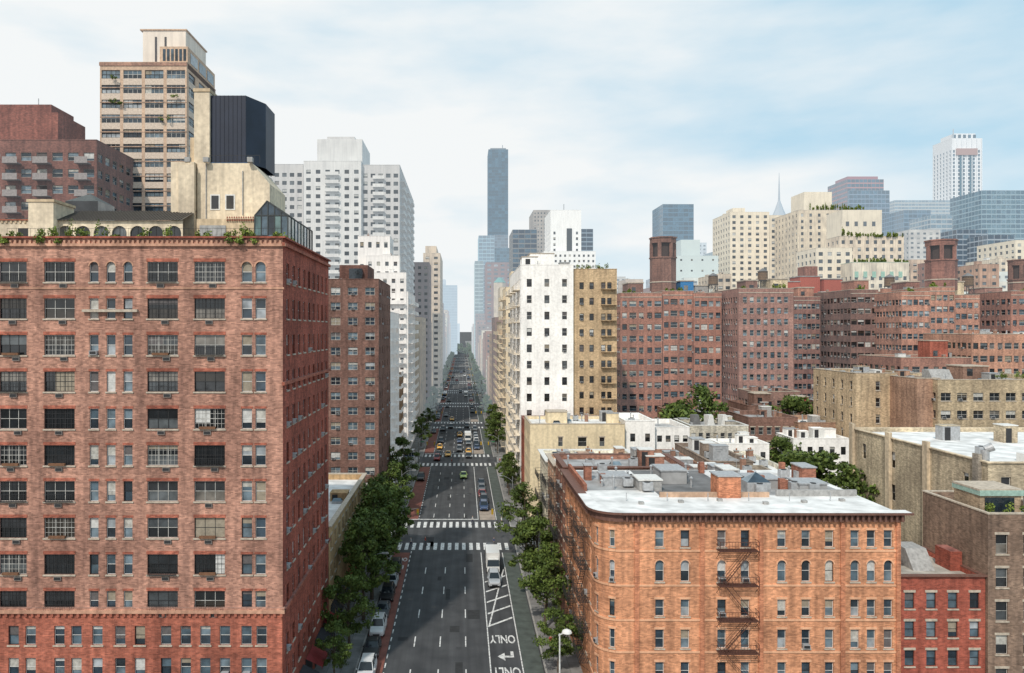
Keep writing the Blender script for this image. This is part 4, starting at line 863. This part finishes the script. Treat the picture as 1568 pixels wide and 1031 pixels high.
m=MB(); c=plain('green_copper',(.1,.3,.28),.6,.2); m.cyl(wx(766,640),650,30,wz(432,640),5.5,wall(S(200,180,160),.2),8); m.cyl(wx(766,640),650,wz(432,640),wz(424,640),5.8,c,8,1.5); m.obj('domed_tower')
B('tan_stepped_tower',766,800,440,400,25,wall(S(215,192,164),.12),F=dict(WF,pitch=4,ww=1.6),h=.12,clutter=3).done()
B('tan_stepped_tower',793,830,425,330,25,wall(S(225,204,170),.1),F=dict(WF,pitch=4,ww=1.6),h=.1,clutter=5).done()
# ---- skyline right
tower('blue_glass_tower',1015,1062,313,640,35,'deep',.15,mc=(.08,.18,.27),fh=3.8).done()
pc=wall(S(200,210,204),.2,kind='stucco',var=.2)
b=B('pale_concrete_building',1035,1100,392,420,30,pc,F=dict(WF,pitch=6,wh=1,fh=6),h=.2,clutter=4); b.mb.box(b.X0+4,424,b.Z1-1,b.X1-9,440,wz(366,420),pc); b.done()
tower('glass_tower',1098,1119,384,520,30,'green',.3,mc=(.5,.55,.5)).done()
ct=wall(S(228,214,190),.1,kind='stone',var=.35); CF=dict(WF,pitch=4.2,ww=1.9,wh=1.7,fh=3.3,glass=glass('dark',.08),bm=BLIND(.12),blind=.2)
b=B('cream_apartment_tower',1118,1178,325,430,30,ct,F=CF,h=.1,clutter=5); b.mb.box(b.X0+3,434,b.Z1-1,b.X0+10,445,b.Z1+3,ct); b.done()
B('cream_apartment_tower',1178.5,1237,330,434,30,ct,F=CF,h=.1,clutter=5).done()
b=B('cream_apartment_tower',1222,1300,322,400,30,wall(S(222,204,176),.1,kind='stone'),F=dict(CF,ww=1.4),h=.1,clutter=5,cope=STONE(.1)); b.mb.box(b.X0+5,404,b.Z1-1,b.X0+20,420,wz(292,400),ct); b.done()
b=B('stepped_cream_building',1285,1384,362,340,12,wall(S(226,208,184),.07,kind='stone'),F=dict(CF,pitch=3.6,ww=1.5),h=.07,cope=STONE(.07),clutter=4); b.mb.box(b.X0+3,343,b.Z1-1,b.X0+21,358,wz(320,340),ct)
for k in range(4): b.mb.box(b.X0+4.5+k*4,342.9,wz(345,340),b.X0+6+k*4,342.98,wz(338,340),glass('dark',.12))
b.done()
b=B('stepped_cream_building',1305,1392,402,325,14,wall(S(228,216,194),.07,kind='stone'),F=dict(CF,pitch=3.6,ww=1.5,top=6),h=.07,cope=plain('copper_green_trim',(.3,.5,.4),.6,.07),clutter=5); 
for k in range(6): b.mb.box(b.X0+1+k*3.8,324.8,wz(425,325),b.X0+2.6+k*3.8,324.95,wz(416,325),plain('copper_green_trim',(.3,.5,.4),.6,.07))
b.done()
B('cream_apartment_tower',1250,1305,380,335,20,ct,F=dict(CF),h=.1,clutter=5).done()
shrubs('rooftop_shrubs',[(wx(1305,339),wx(1384,339),339,341,wz(364,340),wz(355,340)),(wx(1310,324),wx(1395,324),325.5,327,wz(403,325),wz(394,325)),(wx(1245,399),wx(1300,399),401,403,wz(322,400),wz(308,400)),(wx(1300,339),wx(1330,339),343,345,wz(320,340),wz(311,340)),(wx(1290,339),wx(1305,339),339,341,wz(362,340),wz(345,340))],22,ls=.3)
m=MB(); Y=1700; xc=wx(1193,Y); st=plain('stainless_crown',(.42,.46,.5),.4,.25,metal=.3)
zz=wz(335,Y)
m.box(xc-24,Y-18,0,xc+24,Y+30,zz-20,wall(S(205,205,205),.45,kind='stone'))
levels=[(17,zz-20,zz+2),(14,zz+2,zz+12),(10.5,zz+12,zz+21),(7.5,zz+21,zz+30),(5,zz+30,zz+40)]
for i,(r_,a,b_) in enumerate(levels):
    m.bar((xc,Y,a),(xc,Y,b_),r_*1.2,st,(levels[i+1][0] if i<4 else 2.2)*1.2,8)
m.bar((xc,Y,zz+40),(xc,Y,wz(265,Y)),2.6,st,.5,6); m.obj('art_deco_spire_skyscraper')
b=tower('blue_glass_tower',1297,1353,275,760,40,'deep',.19,mc=(.40,.2,.2),fh=4.5,band=1.4); b.mb.box(b.X0+3,765,b.Z1,b.X1-3,790,b.Z1+4,plain('red_crown',(.3,.05,.06),.6,.25)); b.done()
tower('blue_glass_tower',1300,1362,292,755,3,'deep',.19,mc=(.2,.28,.38),fh=4.5).done()
tower('glass_office_block',1370,1458,307,900,40,'teal',.28,mc=(.45,.45,.42),band=1.5).done()
tower('glass_office_block',1384,1425,322,700,40,'deep',.2,mc=(.15,.25,.35)).done()
tower('glass_office_block',1425,1458,330,640,30,'teal',.2,mc=(.4,.42,.42),band=1.2).done()
st=wall(S(226,228,230),.12,kind='stone',var=.15)
Y=900; b=B('slender_concrete_skyscraper',1457,1503,212,Y,36,st,F=dict(n=6,ww=2.4,wh=3.3,fh=4.6,top=14,glass=glass('deep',.2),blind=.0,d=.6),h=.15)
b.mb.box(b.X0+6,Y+5,b.Z1-1,b.X1-4,Y+30,wz(203,Y),st); b.mb.box(b.X0+5,Y-2,wz(238,Y),b.X1-6,Y-.2,wz(228,Y),plain('scaffold_red',(.42,.24,.20),.8,.2))
for k in range(5): b.mb.box(b.X0+5+k*6,Y+4,wz(210,Y),b.X0+8+k*6,Y+4.9,wz(205,Y),glass('deep',.2))
b.mb.bar((b.X0+4,Y+3,b.Z1),(b.X0+4,Y+3,b.Z1+12),.6,METAL(.3)); 
for k in (9.5,21.5): b.mb.box(b.X0+k,Y-.8,80,b.X0+k+4,Y-.2,b.Z1-18,glass('teal',.12))
for k in range(7): b.mb.box(b.X0+k*5.9-.1,Y-1.2,60,b.X0+k*5.9+.7,Y-.82,b.Z1,st)
b.done()
tower('glass_office_tower',1503,1600,292,620,40,'teal',.12,mc=(.3,.42,.48),fh=4).done()
tower('dark_office_tower',1465,1512,352,520,30,'navy',.08,mc=(.3,.35,.4),fh=3.6).done()
tower('dark_office_tower',1512,1553,360,500,30,'navy',.08,mc=(.35,.4,.45),fh=3.6).done()
B('cream_apartment_tower',1555,1640,368,400,30,ct,F=dict(CF),h=.12).done()
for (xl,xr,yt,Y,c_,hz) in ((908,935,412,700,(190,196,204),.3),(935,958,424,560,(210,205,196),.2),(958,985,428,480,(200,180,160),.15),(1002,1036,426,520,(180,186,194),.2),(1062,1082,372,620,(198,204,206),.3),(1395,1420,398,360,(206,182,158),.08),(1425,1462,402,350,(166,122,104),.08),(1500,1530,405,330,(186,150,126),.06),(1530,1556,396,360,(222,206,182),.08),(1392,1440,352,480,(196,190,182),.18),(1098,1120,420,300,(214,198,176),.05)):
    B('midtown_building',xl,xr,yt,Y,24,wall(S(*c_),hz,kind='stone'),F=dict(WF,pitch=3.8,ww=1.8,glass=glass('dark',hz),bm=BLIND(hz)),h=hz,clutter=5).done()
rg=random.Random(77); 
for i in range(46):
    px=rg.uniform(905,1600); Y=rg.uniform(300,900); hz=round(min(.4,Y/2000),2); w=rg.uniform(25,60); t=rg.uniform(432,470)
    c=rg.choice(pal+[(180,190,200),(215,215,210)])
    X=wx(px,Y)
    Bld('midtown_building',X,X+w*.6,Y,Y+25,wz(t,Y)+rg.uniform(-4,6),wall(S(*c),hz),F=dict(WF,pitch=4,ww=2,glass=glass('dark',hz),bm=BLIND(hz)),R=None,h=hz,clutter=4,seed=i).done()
for i in range(30):
    px=rg.uniform(-100,640); Y=rg.uniform(300,900); hz=round(min(.4,Y/2000),2); w=rg.uniform(25,60); X=wx(px,Y)
    if X+w*.6>FL-8: continue
    Bld('midtown_building',X,X+w*.6,Y,Y+25,rg.uniform(30,55),wall(S(*rg.choice(pal)),hz),F=dict(WF,pitch=4,ww=2,glass=glass('dark',hz),bm=BLIND(hz)),R=None,h=hz,seed=i).done()
for i in range(40):
    px=rg.uniform(-100,1650); Y=rg.uniform(1500,2600); X=wx(px,Y)
    if -40<X<30: X+=90
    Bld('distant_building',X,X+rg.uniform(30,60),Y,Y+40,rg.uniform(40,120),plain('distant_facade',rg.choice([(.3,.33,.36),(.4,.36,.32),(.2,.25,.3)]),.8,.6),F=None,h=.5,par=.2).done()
# ================================================================= TREES on street
rg=random.Random(4)
def st(x,y,s=1,far=False): put(rg.choice(TREESF if far else TREES),'street_tree',x,y,.14,rg.uniform(0,6.28),s)
for (x,y,s) in ((-13.4,89,.95),(-12.9,98,1.25),(-12.7,105.5,1.45),(-12.8,112.5,1.4),(-12.8,119.5,1.45),(-12.4,127,1.35),(-13.6,80,.6)): st(x,y,s)
for (x,y,s) in ((10.6,83,.75),(10.4,95,1.1),(10.4,106,1.3),(10.8,126,1.2)): st(x,y,s)
for i,yc in enumerate(YC[1:-1]):
    for k in range(6):
        y=yc+13+k*9.5
        far=y>280
        for x in (-13.5,10.8):
            pr=(.4 if x>0 else .2) if yc<200 else (.45 if yc<300 else .55)
            if rg.random()<pr: st(x+rg.uniform(-.4,.4),y+rg.uniform(-2,2),rg.uniform(.7,1.25),far)
for k in range(10): st(rg.uniform(-14,12),1030+k*30,1.6,True)
# ================================================================= VEHICLES
def paint(name,c):
    m,nt,b=nm(name); b.inputs['Base Color'].default_value=(*c,1); b.inputs['Roughness'].default_value=.35; b.inputs['Coat Weight'].default_value=.4; b.inputs['Metallic'].default_value=.1; return m
tyre=plain('tyre_rubber',(.02,.02,.02),.9); cgl,nt_,b_=nm('car_glass'); b_.inputs['Base Color'].default_value=(.015,.02,.025,1); b_.inputs['Roughness'].default_value=.05
lampm=plain('headlamp',(.75,.75,.72),.2); tail=plain('tail_lamp',(.3,.01,.01),.3)
def wheels(mb,ax,hw,r=.33):
    for y in ax:
        for s in (-1,1):
            x=s*(hw-.12); mb.bar((x-.11,y,r),(x+.11,y,r),r,tyre,None,14); mb.bar((x+s*.115,y,r),(x+s*.12,y,r),r*.55,METAL(),None,10)
def car(kind,c):
    mb=MB(); p=paint('car_paint',c)
    if kind=='sedan': st=[(-2.3,.62,.38,.6),(-2.22,.8,.27,.72),(-1.9,.87,.2,.8),(-1.0,.9,.18,.93),(0,.91,.18,.96),(1.3,.91,.18,.98),(1.9,.88,.2,.98),(2.25,.8,.28,.9),(2.32,.65,.4,.75)]; cab=(-1.05,-.35,.85,1.65,1.43)
    else: st=[(-2.35,.66,.4,.75),(-2.28,.85,.3,.88),(-1.9,.92,.25,.98),(-1.0,.95,.25,1.08),(0,.96,.25,1.1),(1.5,.96,.25,1.12),(2.2,.92,.25,1.12),(2.35,.8,.35,1.0)]; cab=(-1.1,-.45,1.75,2.2,1.75)
    rings=[]
    for (y,w,zl,zt) in st:
        zm=zl+(zt-zl)*.62
        rings.append([(-w*.9,y,zl),(-w,y,zl+.15),(-w,y,zm),(-w*.88,y,zt),(w*.88,y,zt),(w,y,zm),(w,y,zl+.15),(w*.9,y,zl)])
    for a,b in zip(rings,rings[1:]):
        for i in range(8): j=(i+1)%8; mb.poly([a[i],a[j],b[j],b[i]],p if i!=7 else tyre)
    mb.poly(rings[0],p); mb.poly(rings[-1],p)
    w0=st[3][1]*.86; w1=w0*.78; zb=st[3][3]-.03; y0,y1,y2,y3,zt=cab
    bq=[(-w0,y0,zb),(w0,y0,zb),(w0,y3,zb+.03),(-w0,y3,zb+.03)]; tq=[(-w1,y1,zt),(w1,y1,zt),(w1,y2,zt),(-w1,y2,zt)]
    mb.poly([bq[0],bq[1],tq[1],tq[0]],cgl); mb.poly([bq[2],bq[3],tq[3],tq[2]],cgl); mb.poly([bq[1],bq[2],tq[2],tq[1]],cgl); mb.poly([bq[3],bq[0],tq[0],tq[3]],cgl)
    ym=(y1+y2)/2
    mb.poly([(-w1-.01,y1-.05,zt+.01),(w1+.01,y1-.05,zt+.01),(w1*.9,ym,zt+.06),(-w1*.9,ym,zt+.06)],p); mb.poly([(-w1*.9,ym,zt+.06),(w1*.9,ym,zt+.06),(w1+.01,y2+.05,zt+.01),(-w1-.01,y2+.05,zt+.01)],p)
    for s in (-1,1): mb.poly([(s*(w1+.01),y1-.05,zt+.01),(s*w1*.9,ym,zt+.06),(s*(w1+.01),y2+.05,zt+.01)],p)
    for i in range(4): mb.bar(bq[i],tq[i],.045,p)
    for s in (-1,1):
        mb.bar((s*(w0+.0),ym,zb),(s*(w1+.01),ym,zt),.05,p); mb.box(s*.62-.18,st[0][0]-.03+.06,.55,s*.62+.18,st[0][0]+.1,.7,lampm); mb.box(s*.66-.16,st[-1][0]-.1,.65,s*.66+.16,st[-1][0]+.0,.82,tail)
        mb.box(s*.98-.08,y0+.2,zb,s*.98+.08,y0+.35,zb+.14,p)
    mb.box(-.42,st[0][0]-.02,.42,.42,st[0][0]+.1,.58,DARKM()); 
    wheels(mb,(-1.42,1.42),st[3][1])
    return mb
def mesh_of(mb,smooth=False):
    o=mb.obj('tmp',smooth=smooth); m=o.data; bpy.data.objects.remove(o); return m
cc=dict(white=(.7,.7,.7),black=(.015,.015,.018),grey=(.12,.13,.14),silver=(.4,.42,.44),blue=(.03,.06,.14),red=(.25,.02,.02),navy=(.02,.025,.04),charcoal=(.04,.042,.045))
SED={k:mesh_of(car('sedan',v)) for k,v in cc.items()}; SUV={k:mesh_of(car('suv',v)) for k,v in cc.items()}
tb=car('sedan',(.75,.38,.02)); tb.box(-.3,.1,1.49,.3,.35,1.64,WHITE()); TAXI=mesh_of(tb)
def van(c,L=6.5,Hh=2.9,W=1.05):
    mb=MB(); p=paint('truck_paint',c)
    mb.box(-W,-L/2+1.7,.6,W,L/2,Hh,p)
    a=-L/2
    mb.hexa([(-W*.92,a,.45),(W*.92,a,.45),(W*.92,a+1.65,.45),(-W*.92,a+1.65,.45),(-W*.92,a+.15,1.25),(W*.92,a+.15,1.25),(W*.92,a+1.65,1.25),(-W*.92,a+1.65,1.25)],p)
    mb.hexa([(-W*.9,a+.2,1.252),(W*.9,a+.2,1.252),(W*.9,a+1.65,1.252),(-W*.9,a+1.65,1.252),(-W*.8,a+.75,2.1),(W*.8,a+.75,2.1),(W*.8,a+1.65,2.1),(-W*.8,a+1.65,2.1)],cgl)
    mb.box(-W*.8,a+.75,2.105,W*.8,a+1.65,2.17,p); mb.box(-W*.85,a-.05,.4,W*.85,a+.02,.6,DARKM())
    for s in (-1,1): mb.box(s*.7-.15,a-.02,.75,s*.7+.15,a+.1,.95,lampm)
    wheels(mb,(a+1.0,L/2-1.2),W,.42); return mesh_of(mb)
TR=[van((.72,.72,.7)),van((.5,.45,.36),7.5,3.2,1.15),van((.1,.15,.3),7,3.1,1.1)]
def bus():
    mb=MB(); p=paint('bus_paint',(.65,.68,.72)); q=paint('bus_stripe',(.03,.1,.3)); W=1.27
    mb.box(-W,-6,.35,W,6,1.15,p); mb.box(-W+.01,-6+.01,1.153,W-.01,5.99,1.35,q); mb.box(-W+.03,-5.97,1.353,W-.03,5.97,2.35,cgl); mb.box(-W,-6,2.353,W,6,3.0,p); mb.box(-.9,-3,3.0,.9,1,3.25,p)
    for k in range(9):
        for s in (-1,1): mb.box(s*(W-.02)-.02,-5.9+k*1.45,1.35,s*(W-.02)+.02,-5.8+k*1.45,2.353,p)
    mb.box(-.9,-6.02,2.45,.9,-5.99,2.8,DARKM())
    for s in (-1,1): mb.box(s*.9-.2,-6.05,.6,s*.9+.2,-5.98,.85,lampm)
    wheels(mb,(-3.8,3.2),W,.48); return mesh_of(mb)
BUS=bus()
CK=['white','black','black','grey','silver','navy','charcoal','charcoal','grey','blue','red','black']
def rc(): 
    k=rg.choice(CK); return (SED if rg.random()<.5 else SUV)[k]
for i,y in enumerate((76,82.4,88.6,94.6,100.5,106.4,112.2,118,)):
    put([SUV['grey'],SUV['white'],SED['charcoal'],SUV['white'],SED['grey'],SUV['black'],SED['silver'],SUV['charcoal']][i],'parked_car',-10.55+rg.uniform(-.1,.1),y,.01,0,1)
put(SUV['silver'],'parked_car',4.75,112.5,.01); put(TR[0],'delivery_truck',4.8,119.5,.01); put(SUV['charcoal'],'parked_car',4.8,126,.01)
for i,yc in enumerate(YC[1:8]):
    for k in range(9):
        y=yc+20+k*6.2
        if y>yc+66: break
        if rg.random()<(.7 if i<2 else .4): put(rc(),'parked_car',4.6+rg.uniform(-.1,.15),y,.01,0,1)
        if rg.random()<(.12 if i==0 else .3): put(rc() if rg.random()<.95 else TAXI,'parked_car',-10.5,y,.01,0,1)
lanes=(-7.2,-4.2,-1.1,1.8)
GCAB=mesh_of(car('sedan',(.42,.58,.10))); put(GCAB,'green_taxi',.3,193,.01)
OCC=[]
for (x,y) in ((-4.3,226),(1.9,231),(-7.2,240)): put(TAXI,'taxi_cab',x,y,.01); OCC.append((x,y))
for k in range(32):
    y=rg.uniform(222,700) if k>16 else rg.uniform(216,300); x=rg.choice(lanes)+rg.uniform(-.2,.2)
    t=rg.random()
    if any(abs(y-yy)<6.5 and abs(x-xx)<1.6 for xx,yy in OCC): continue
    OCC.append((x,y))
    if t<.07: put(TAXI,'taxi_cab',x,y,.01)
    elif t<.15: put(rg.choice(TR),'delivery_truck',x,y,.01)
    else: put(rc(),'car',x,y,.01)
put(BUS,'city_bus',-10.0,420,.01)
put(BUS,'city_bus',-20,219.5,.01,math.pi/2)
# ================================================================= PEDESTRIANS
def ped(seed,shirt,trs):
    r=random.Random(seed); st=r.uniform(.12,.25)
    V=[(0,0,.95),(0,0,1.2),(0,0,1.42),(0,-.01,1.53),(0,-.02,1.66),(.1,0,.9),(.1,-st,.5),(.1,-st*.7,.07),(.1,-st-.12,.04),(-.1,0,.9),(-.1,st*.6,.5),(-.1,st*1.5,.1),(-.1,st*1.4-.13,.05),(.19,0,1.4),(.24,st*.6,1.14),(.25,st*.2,.9),(-.19,0,1.4),(-.24,-st*.5,1.14),(-.24,-st*1.1,.93)]
    E=[(0,1),(1,2),(2,3),(3,4),(0,5),(5,6),(6,7),(7,8),(0,9),(9,10),(10,11),(11,12),(2,13),(13,14),(14,15),(2,16),(16,17),(17,18)]
    Rr=[.14,.13,.15,.055,.105,.09,.065,.045,.04,.09,.065,.045,.04,.06,.045,.035,.06,.045,.035]
    me=bpy.data.meshes.new('p'); me.from_pydata(V,E,[]); o=bpy.data.objects.new('p',me); bpy.context.scene.collection.objects.link(o)
    m=o.modifiers.new('s','SKIN'); 
    for i,sv in enumerate(me.skin_vertices[0].data): sv.radius=(Rr[i],Rr[i]*(.7 if i<3 else 1)); sv.use_root=(i==0)
    o.modifiers.new('ss','SUBSURF').levels=1
    dg=bpy.context.evaluated_depsgraph_get(); nm_=bpy.data.meshes.new_from_object(o.evaluated_get(dg)); bpy.data.objects.remove(o)
    nm_.materials.clear()
    for c in (plain('trousers_cloth',trs,.9),plain('shirt_cloth',shirt,.9),plain('skin',(.42,.26,.18),.6),plain('hair',(.03,.02,.015),.7)): nm_.materials.append(c)
    for p in nm_.polygons:
        c=p.center; p.use_smooth=True
        p.material_index=0 if c.z<.93 and abs(c.x)<.2 else (1 if c.z<1.47 and c.z>1.0 else (2 if c.z<1.68 and (c.y<.03 or c.z<1.52) else 3)) if abs(c.x)<.2 or c.z>1.0 else 2
    return nm_
try:
    PED=[ped(i,s,t) for i,(s,t) in enumerate((((.5,.5,.5),(.03,.04,.08)),((.05,.08,.2),(.05,.05,.05)),((.4,.08,.06),(.1,.1,.12)),((.7,.7,.68),(.2,.17,.13))))]
    for (x,y,rz) in ((-13.6,84,0),(-14.2,93,3.1),(-15,105,0),(-14,132,.2),(-9,131.3,1.5),(-6.5,132,-1.6),(10.5,89,3.1),(11.2,101,0),(10.8,130,.3),(5.5,131.4,1.57),(2,146.5,-1.5),(7.6,146,1.5),(11.6,146,0),(-12.5,147,0),(-13.6,151,3.1),(11,158,0),(11.5,165,3),(-13,210,0),(-3,211.5,1.5),(10.6,212,0)):
        ons=XL<x<XR; put(PED[int(abs(x*7+y))%4],'pedestrian',x,y,.01 if ons else .145,rz)
except Exception as e: print('ped',e)
# ================================================================= STREET FURNITURE
def lamp():
    mb=MB(); m=plain('lamp_post_paint',(.25,.26,.26),.5); mb.cyl(0,0,0,.9,.16,m,10,.12); mb.cyl(0,0,.9,8.6,.09,m,8,.06)
    for i in range(5):
        t0,t1=i/5,(i+1)/5; f=lambda t:(-2.2*t,0,7.6+1.1*math.sin(t*math.pi/2)); mb.bar(f(t0),f(t1),.045,m,None,6)
    mb.hexa([(-3.0,-.16,8.62),(-2.1,-.12,8.62),(-2.1,.12,8.62),(-3.0,.16,8.62),(-2.9,-.12,8.82),(-2.1,-.1,8.8),(-2.1,.1,8.8),(-2.9,.12,8.82)],m); mb.poly([(-2.95,-.13,8.61),(-2.3,-.1,8.61),(-2.3,.1,8.61),(-2.95,.13,8.61)],WHITE())
    return mesh_of(mb)
LAMP=lamp()
def bigl():
    mb=MB(); m=plain('lamp_post_paint_white',(.6,.6,.58),.5); mb.cyl(0,0,0,8.3,.1,m,10,.07)
    mb.bar((0,0,8.2),(.7,0,8.5),.06,m); rs=[(.12,8.75),(.42,8.6),(.5,8.42),(.3,8.3)]
    for a,b in zip(rs,rs[1:]): mb.bar((.7,0,a[1]),(.7,0,b[1]),a[0],WHITE(),b[0],14)
    mb.bar((0,0,7.9),(.0,.7,7.9),.06,m); return mesh_of(mb)
put(bigl(),'street_lamp',wx(857,73),73,.14)
for y in (92,125,150,180,208,232,262,288,320,350,390,430,470,520,570): 
    if y>95: put(LAMP,'street_lamp',10,y,.14)
    put(LAMP,'street_lamp',-12.6,y+6,.14,math.pi)
def tl():
    mb=MB(); m=plain('signal_pole',(.2,.21,.2),.5); y_=plain('signal_housing',(.5,.32,.02),.5)
    mb.cyl(0,0,0,6,.1,m,8,.08); mb.bar((0,0,5.7),(-4.6,0,6.2),.06,m)
    for x in (-2.4,-4.5):
        mb.box(x-.17,-.17,5.15,x+.17,.17,6.1,y_)
        for k,c in enumerate(((.5,.02,.02),(.3,.2,.02),(.02,.3,.1))): mb.bar((x,.17,5.95-k*.3),(x,.2,5.95-k*.3),.1,plain('signal_lens%d'%k,c,.3),None,10)
    mb.box(-1.6,-.02,5.95,-.6,.02,6.2,plain('street_sign_green',(.02,.2,.08),.5)); return mesh_of(mb)
TL=tl()
for yc in YC[1:8]: put(TL,'traffic_light',9.8,yc-6,.14); put(TL,'traffic_light',-12.4,yc-6,.14,math.pi)
# ================================================================= SKY / SUN / CAMERA
az=math.radians(203); el=math.radians(46)
sd=Vector((math.sin(az)*math.cos(el),math.cos(az)*math.cos(el),math.sin(el)))
sun=bpy.data.lights.new('sun','SUN'); sun.energy=3.0; sun.angle=math.radians(1.5); sun.color=(1,.92,.82); so=bpy.data.objects.new('sun',sun); bpy.context.scene.collection.objects.link(so)
so.rotation_euler=(-sd).to_track_quat('-Z','Y').to_euler()
w=bpy.data.worlds.new('World'); bpy.context.scene.world=w; w.use_nodes=True; nt=w.node_tree; bg=nt.nodes['Background']; bg.inputs[1].default_value=.1
sky=nt.nodes.new('ShaderNodeTexSky'); sky.sky_type='NISHITA'; sky.sun_disc=False; sky.sun_elevation=el; sky.sun_rotation=az; sky.dust_density=2
tc=nt.nodes.new('ShaderNodeTexCoord'); sp_=nt.nodes.new('ShaderNodeSeparateXYZ'); nt.links.new(tc.outputs['Generated'],sp_.inputs[0])
def M(op,a,b):
    n=nt.nodes.new('ShaderNodeMath'); n.operation=op
    for i,x in enumerate((a,b)):
        if isinstance(x,(int,float)): n.inputs[i].default_value=x
        else: nt.links.new(x,n.inputs[i])
    return n.outputs[0]
cl=noise(nt,tc.outputs['Generated'],2.0,6,(1,1,3.0)); cl2=noise(nt,tc.outputs['Generated'],5,7,(1,1,3.4))
f=M('ADD',M('MULTIPLY',M('SUBTRACT',cl,.5),2.2),M('MULTIPLY',M('SUBTRACT',cl2,.5),1.5))
f=M('ADD',f,.88); f=M('SUBTRACT',f,M('MULTIPLY',sp_.outputs[0],.95)); f=M('ADD',f,M('MULTIPLY',M('SUBTRACT',.24,sp_.outputs[2]),1.3))
cln=nt.nodes.new('ShaderNodeClamp'); nt.links.new(f,cln.inputs[0]); cln.inputs[1].default_value=.05; cln.inputs[2].default_value=1
mx=nt.nodes.new('ShaderNodeMix'); mx.data_type='RGBA'; nt.links.new(cln.outputs[0],mx.inputs[0])
mx2=nt.nodes.new('ShaderNodeMix'); mx2.data_type='RGBA'; mx2.inputs[0].default_value=.85; nt.links.new(sky.outputs[0],mx2.inputs[6]); mx2.inputs[7].default_value=(5.2,7.7,9.2,1)
nt.links.new(mx2.outputs[2],mx.inputs[6]); mx.inputs[7].default_value=(9.1,9.35,9.4,1)
nt.links.new(mx.outputs[2],bg.inputs[0])
cam=bpy.data.cameras.new('camera'); co=bpy.data.objects.new('camera',cam); bpy.context.scene.collection.objects.link(co)
co.location=(0,0,CH); co.rotation_euler=(math.radians(90),0,0); cam.sensor_width=36; cam.lens=36*F0/1568; cam.shift_x=(784-VX)/1568; cam.shift_y=(HY-515.5)/1568; cam.clip_end=20000; cam.clip_start=1
s=bpy.context.scene; s.camera=co; s.view_settings.view_transform='Standard'; s.view_settings.look='None'; s.view_settings.exposure=0
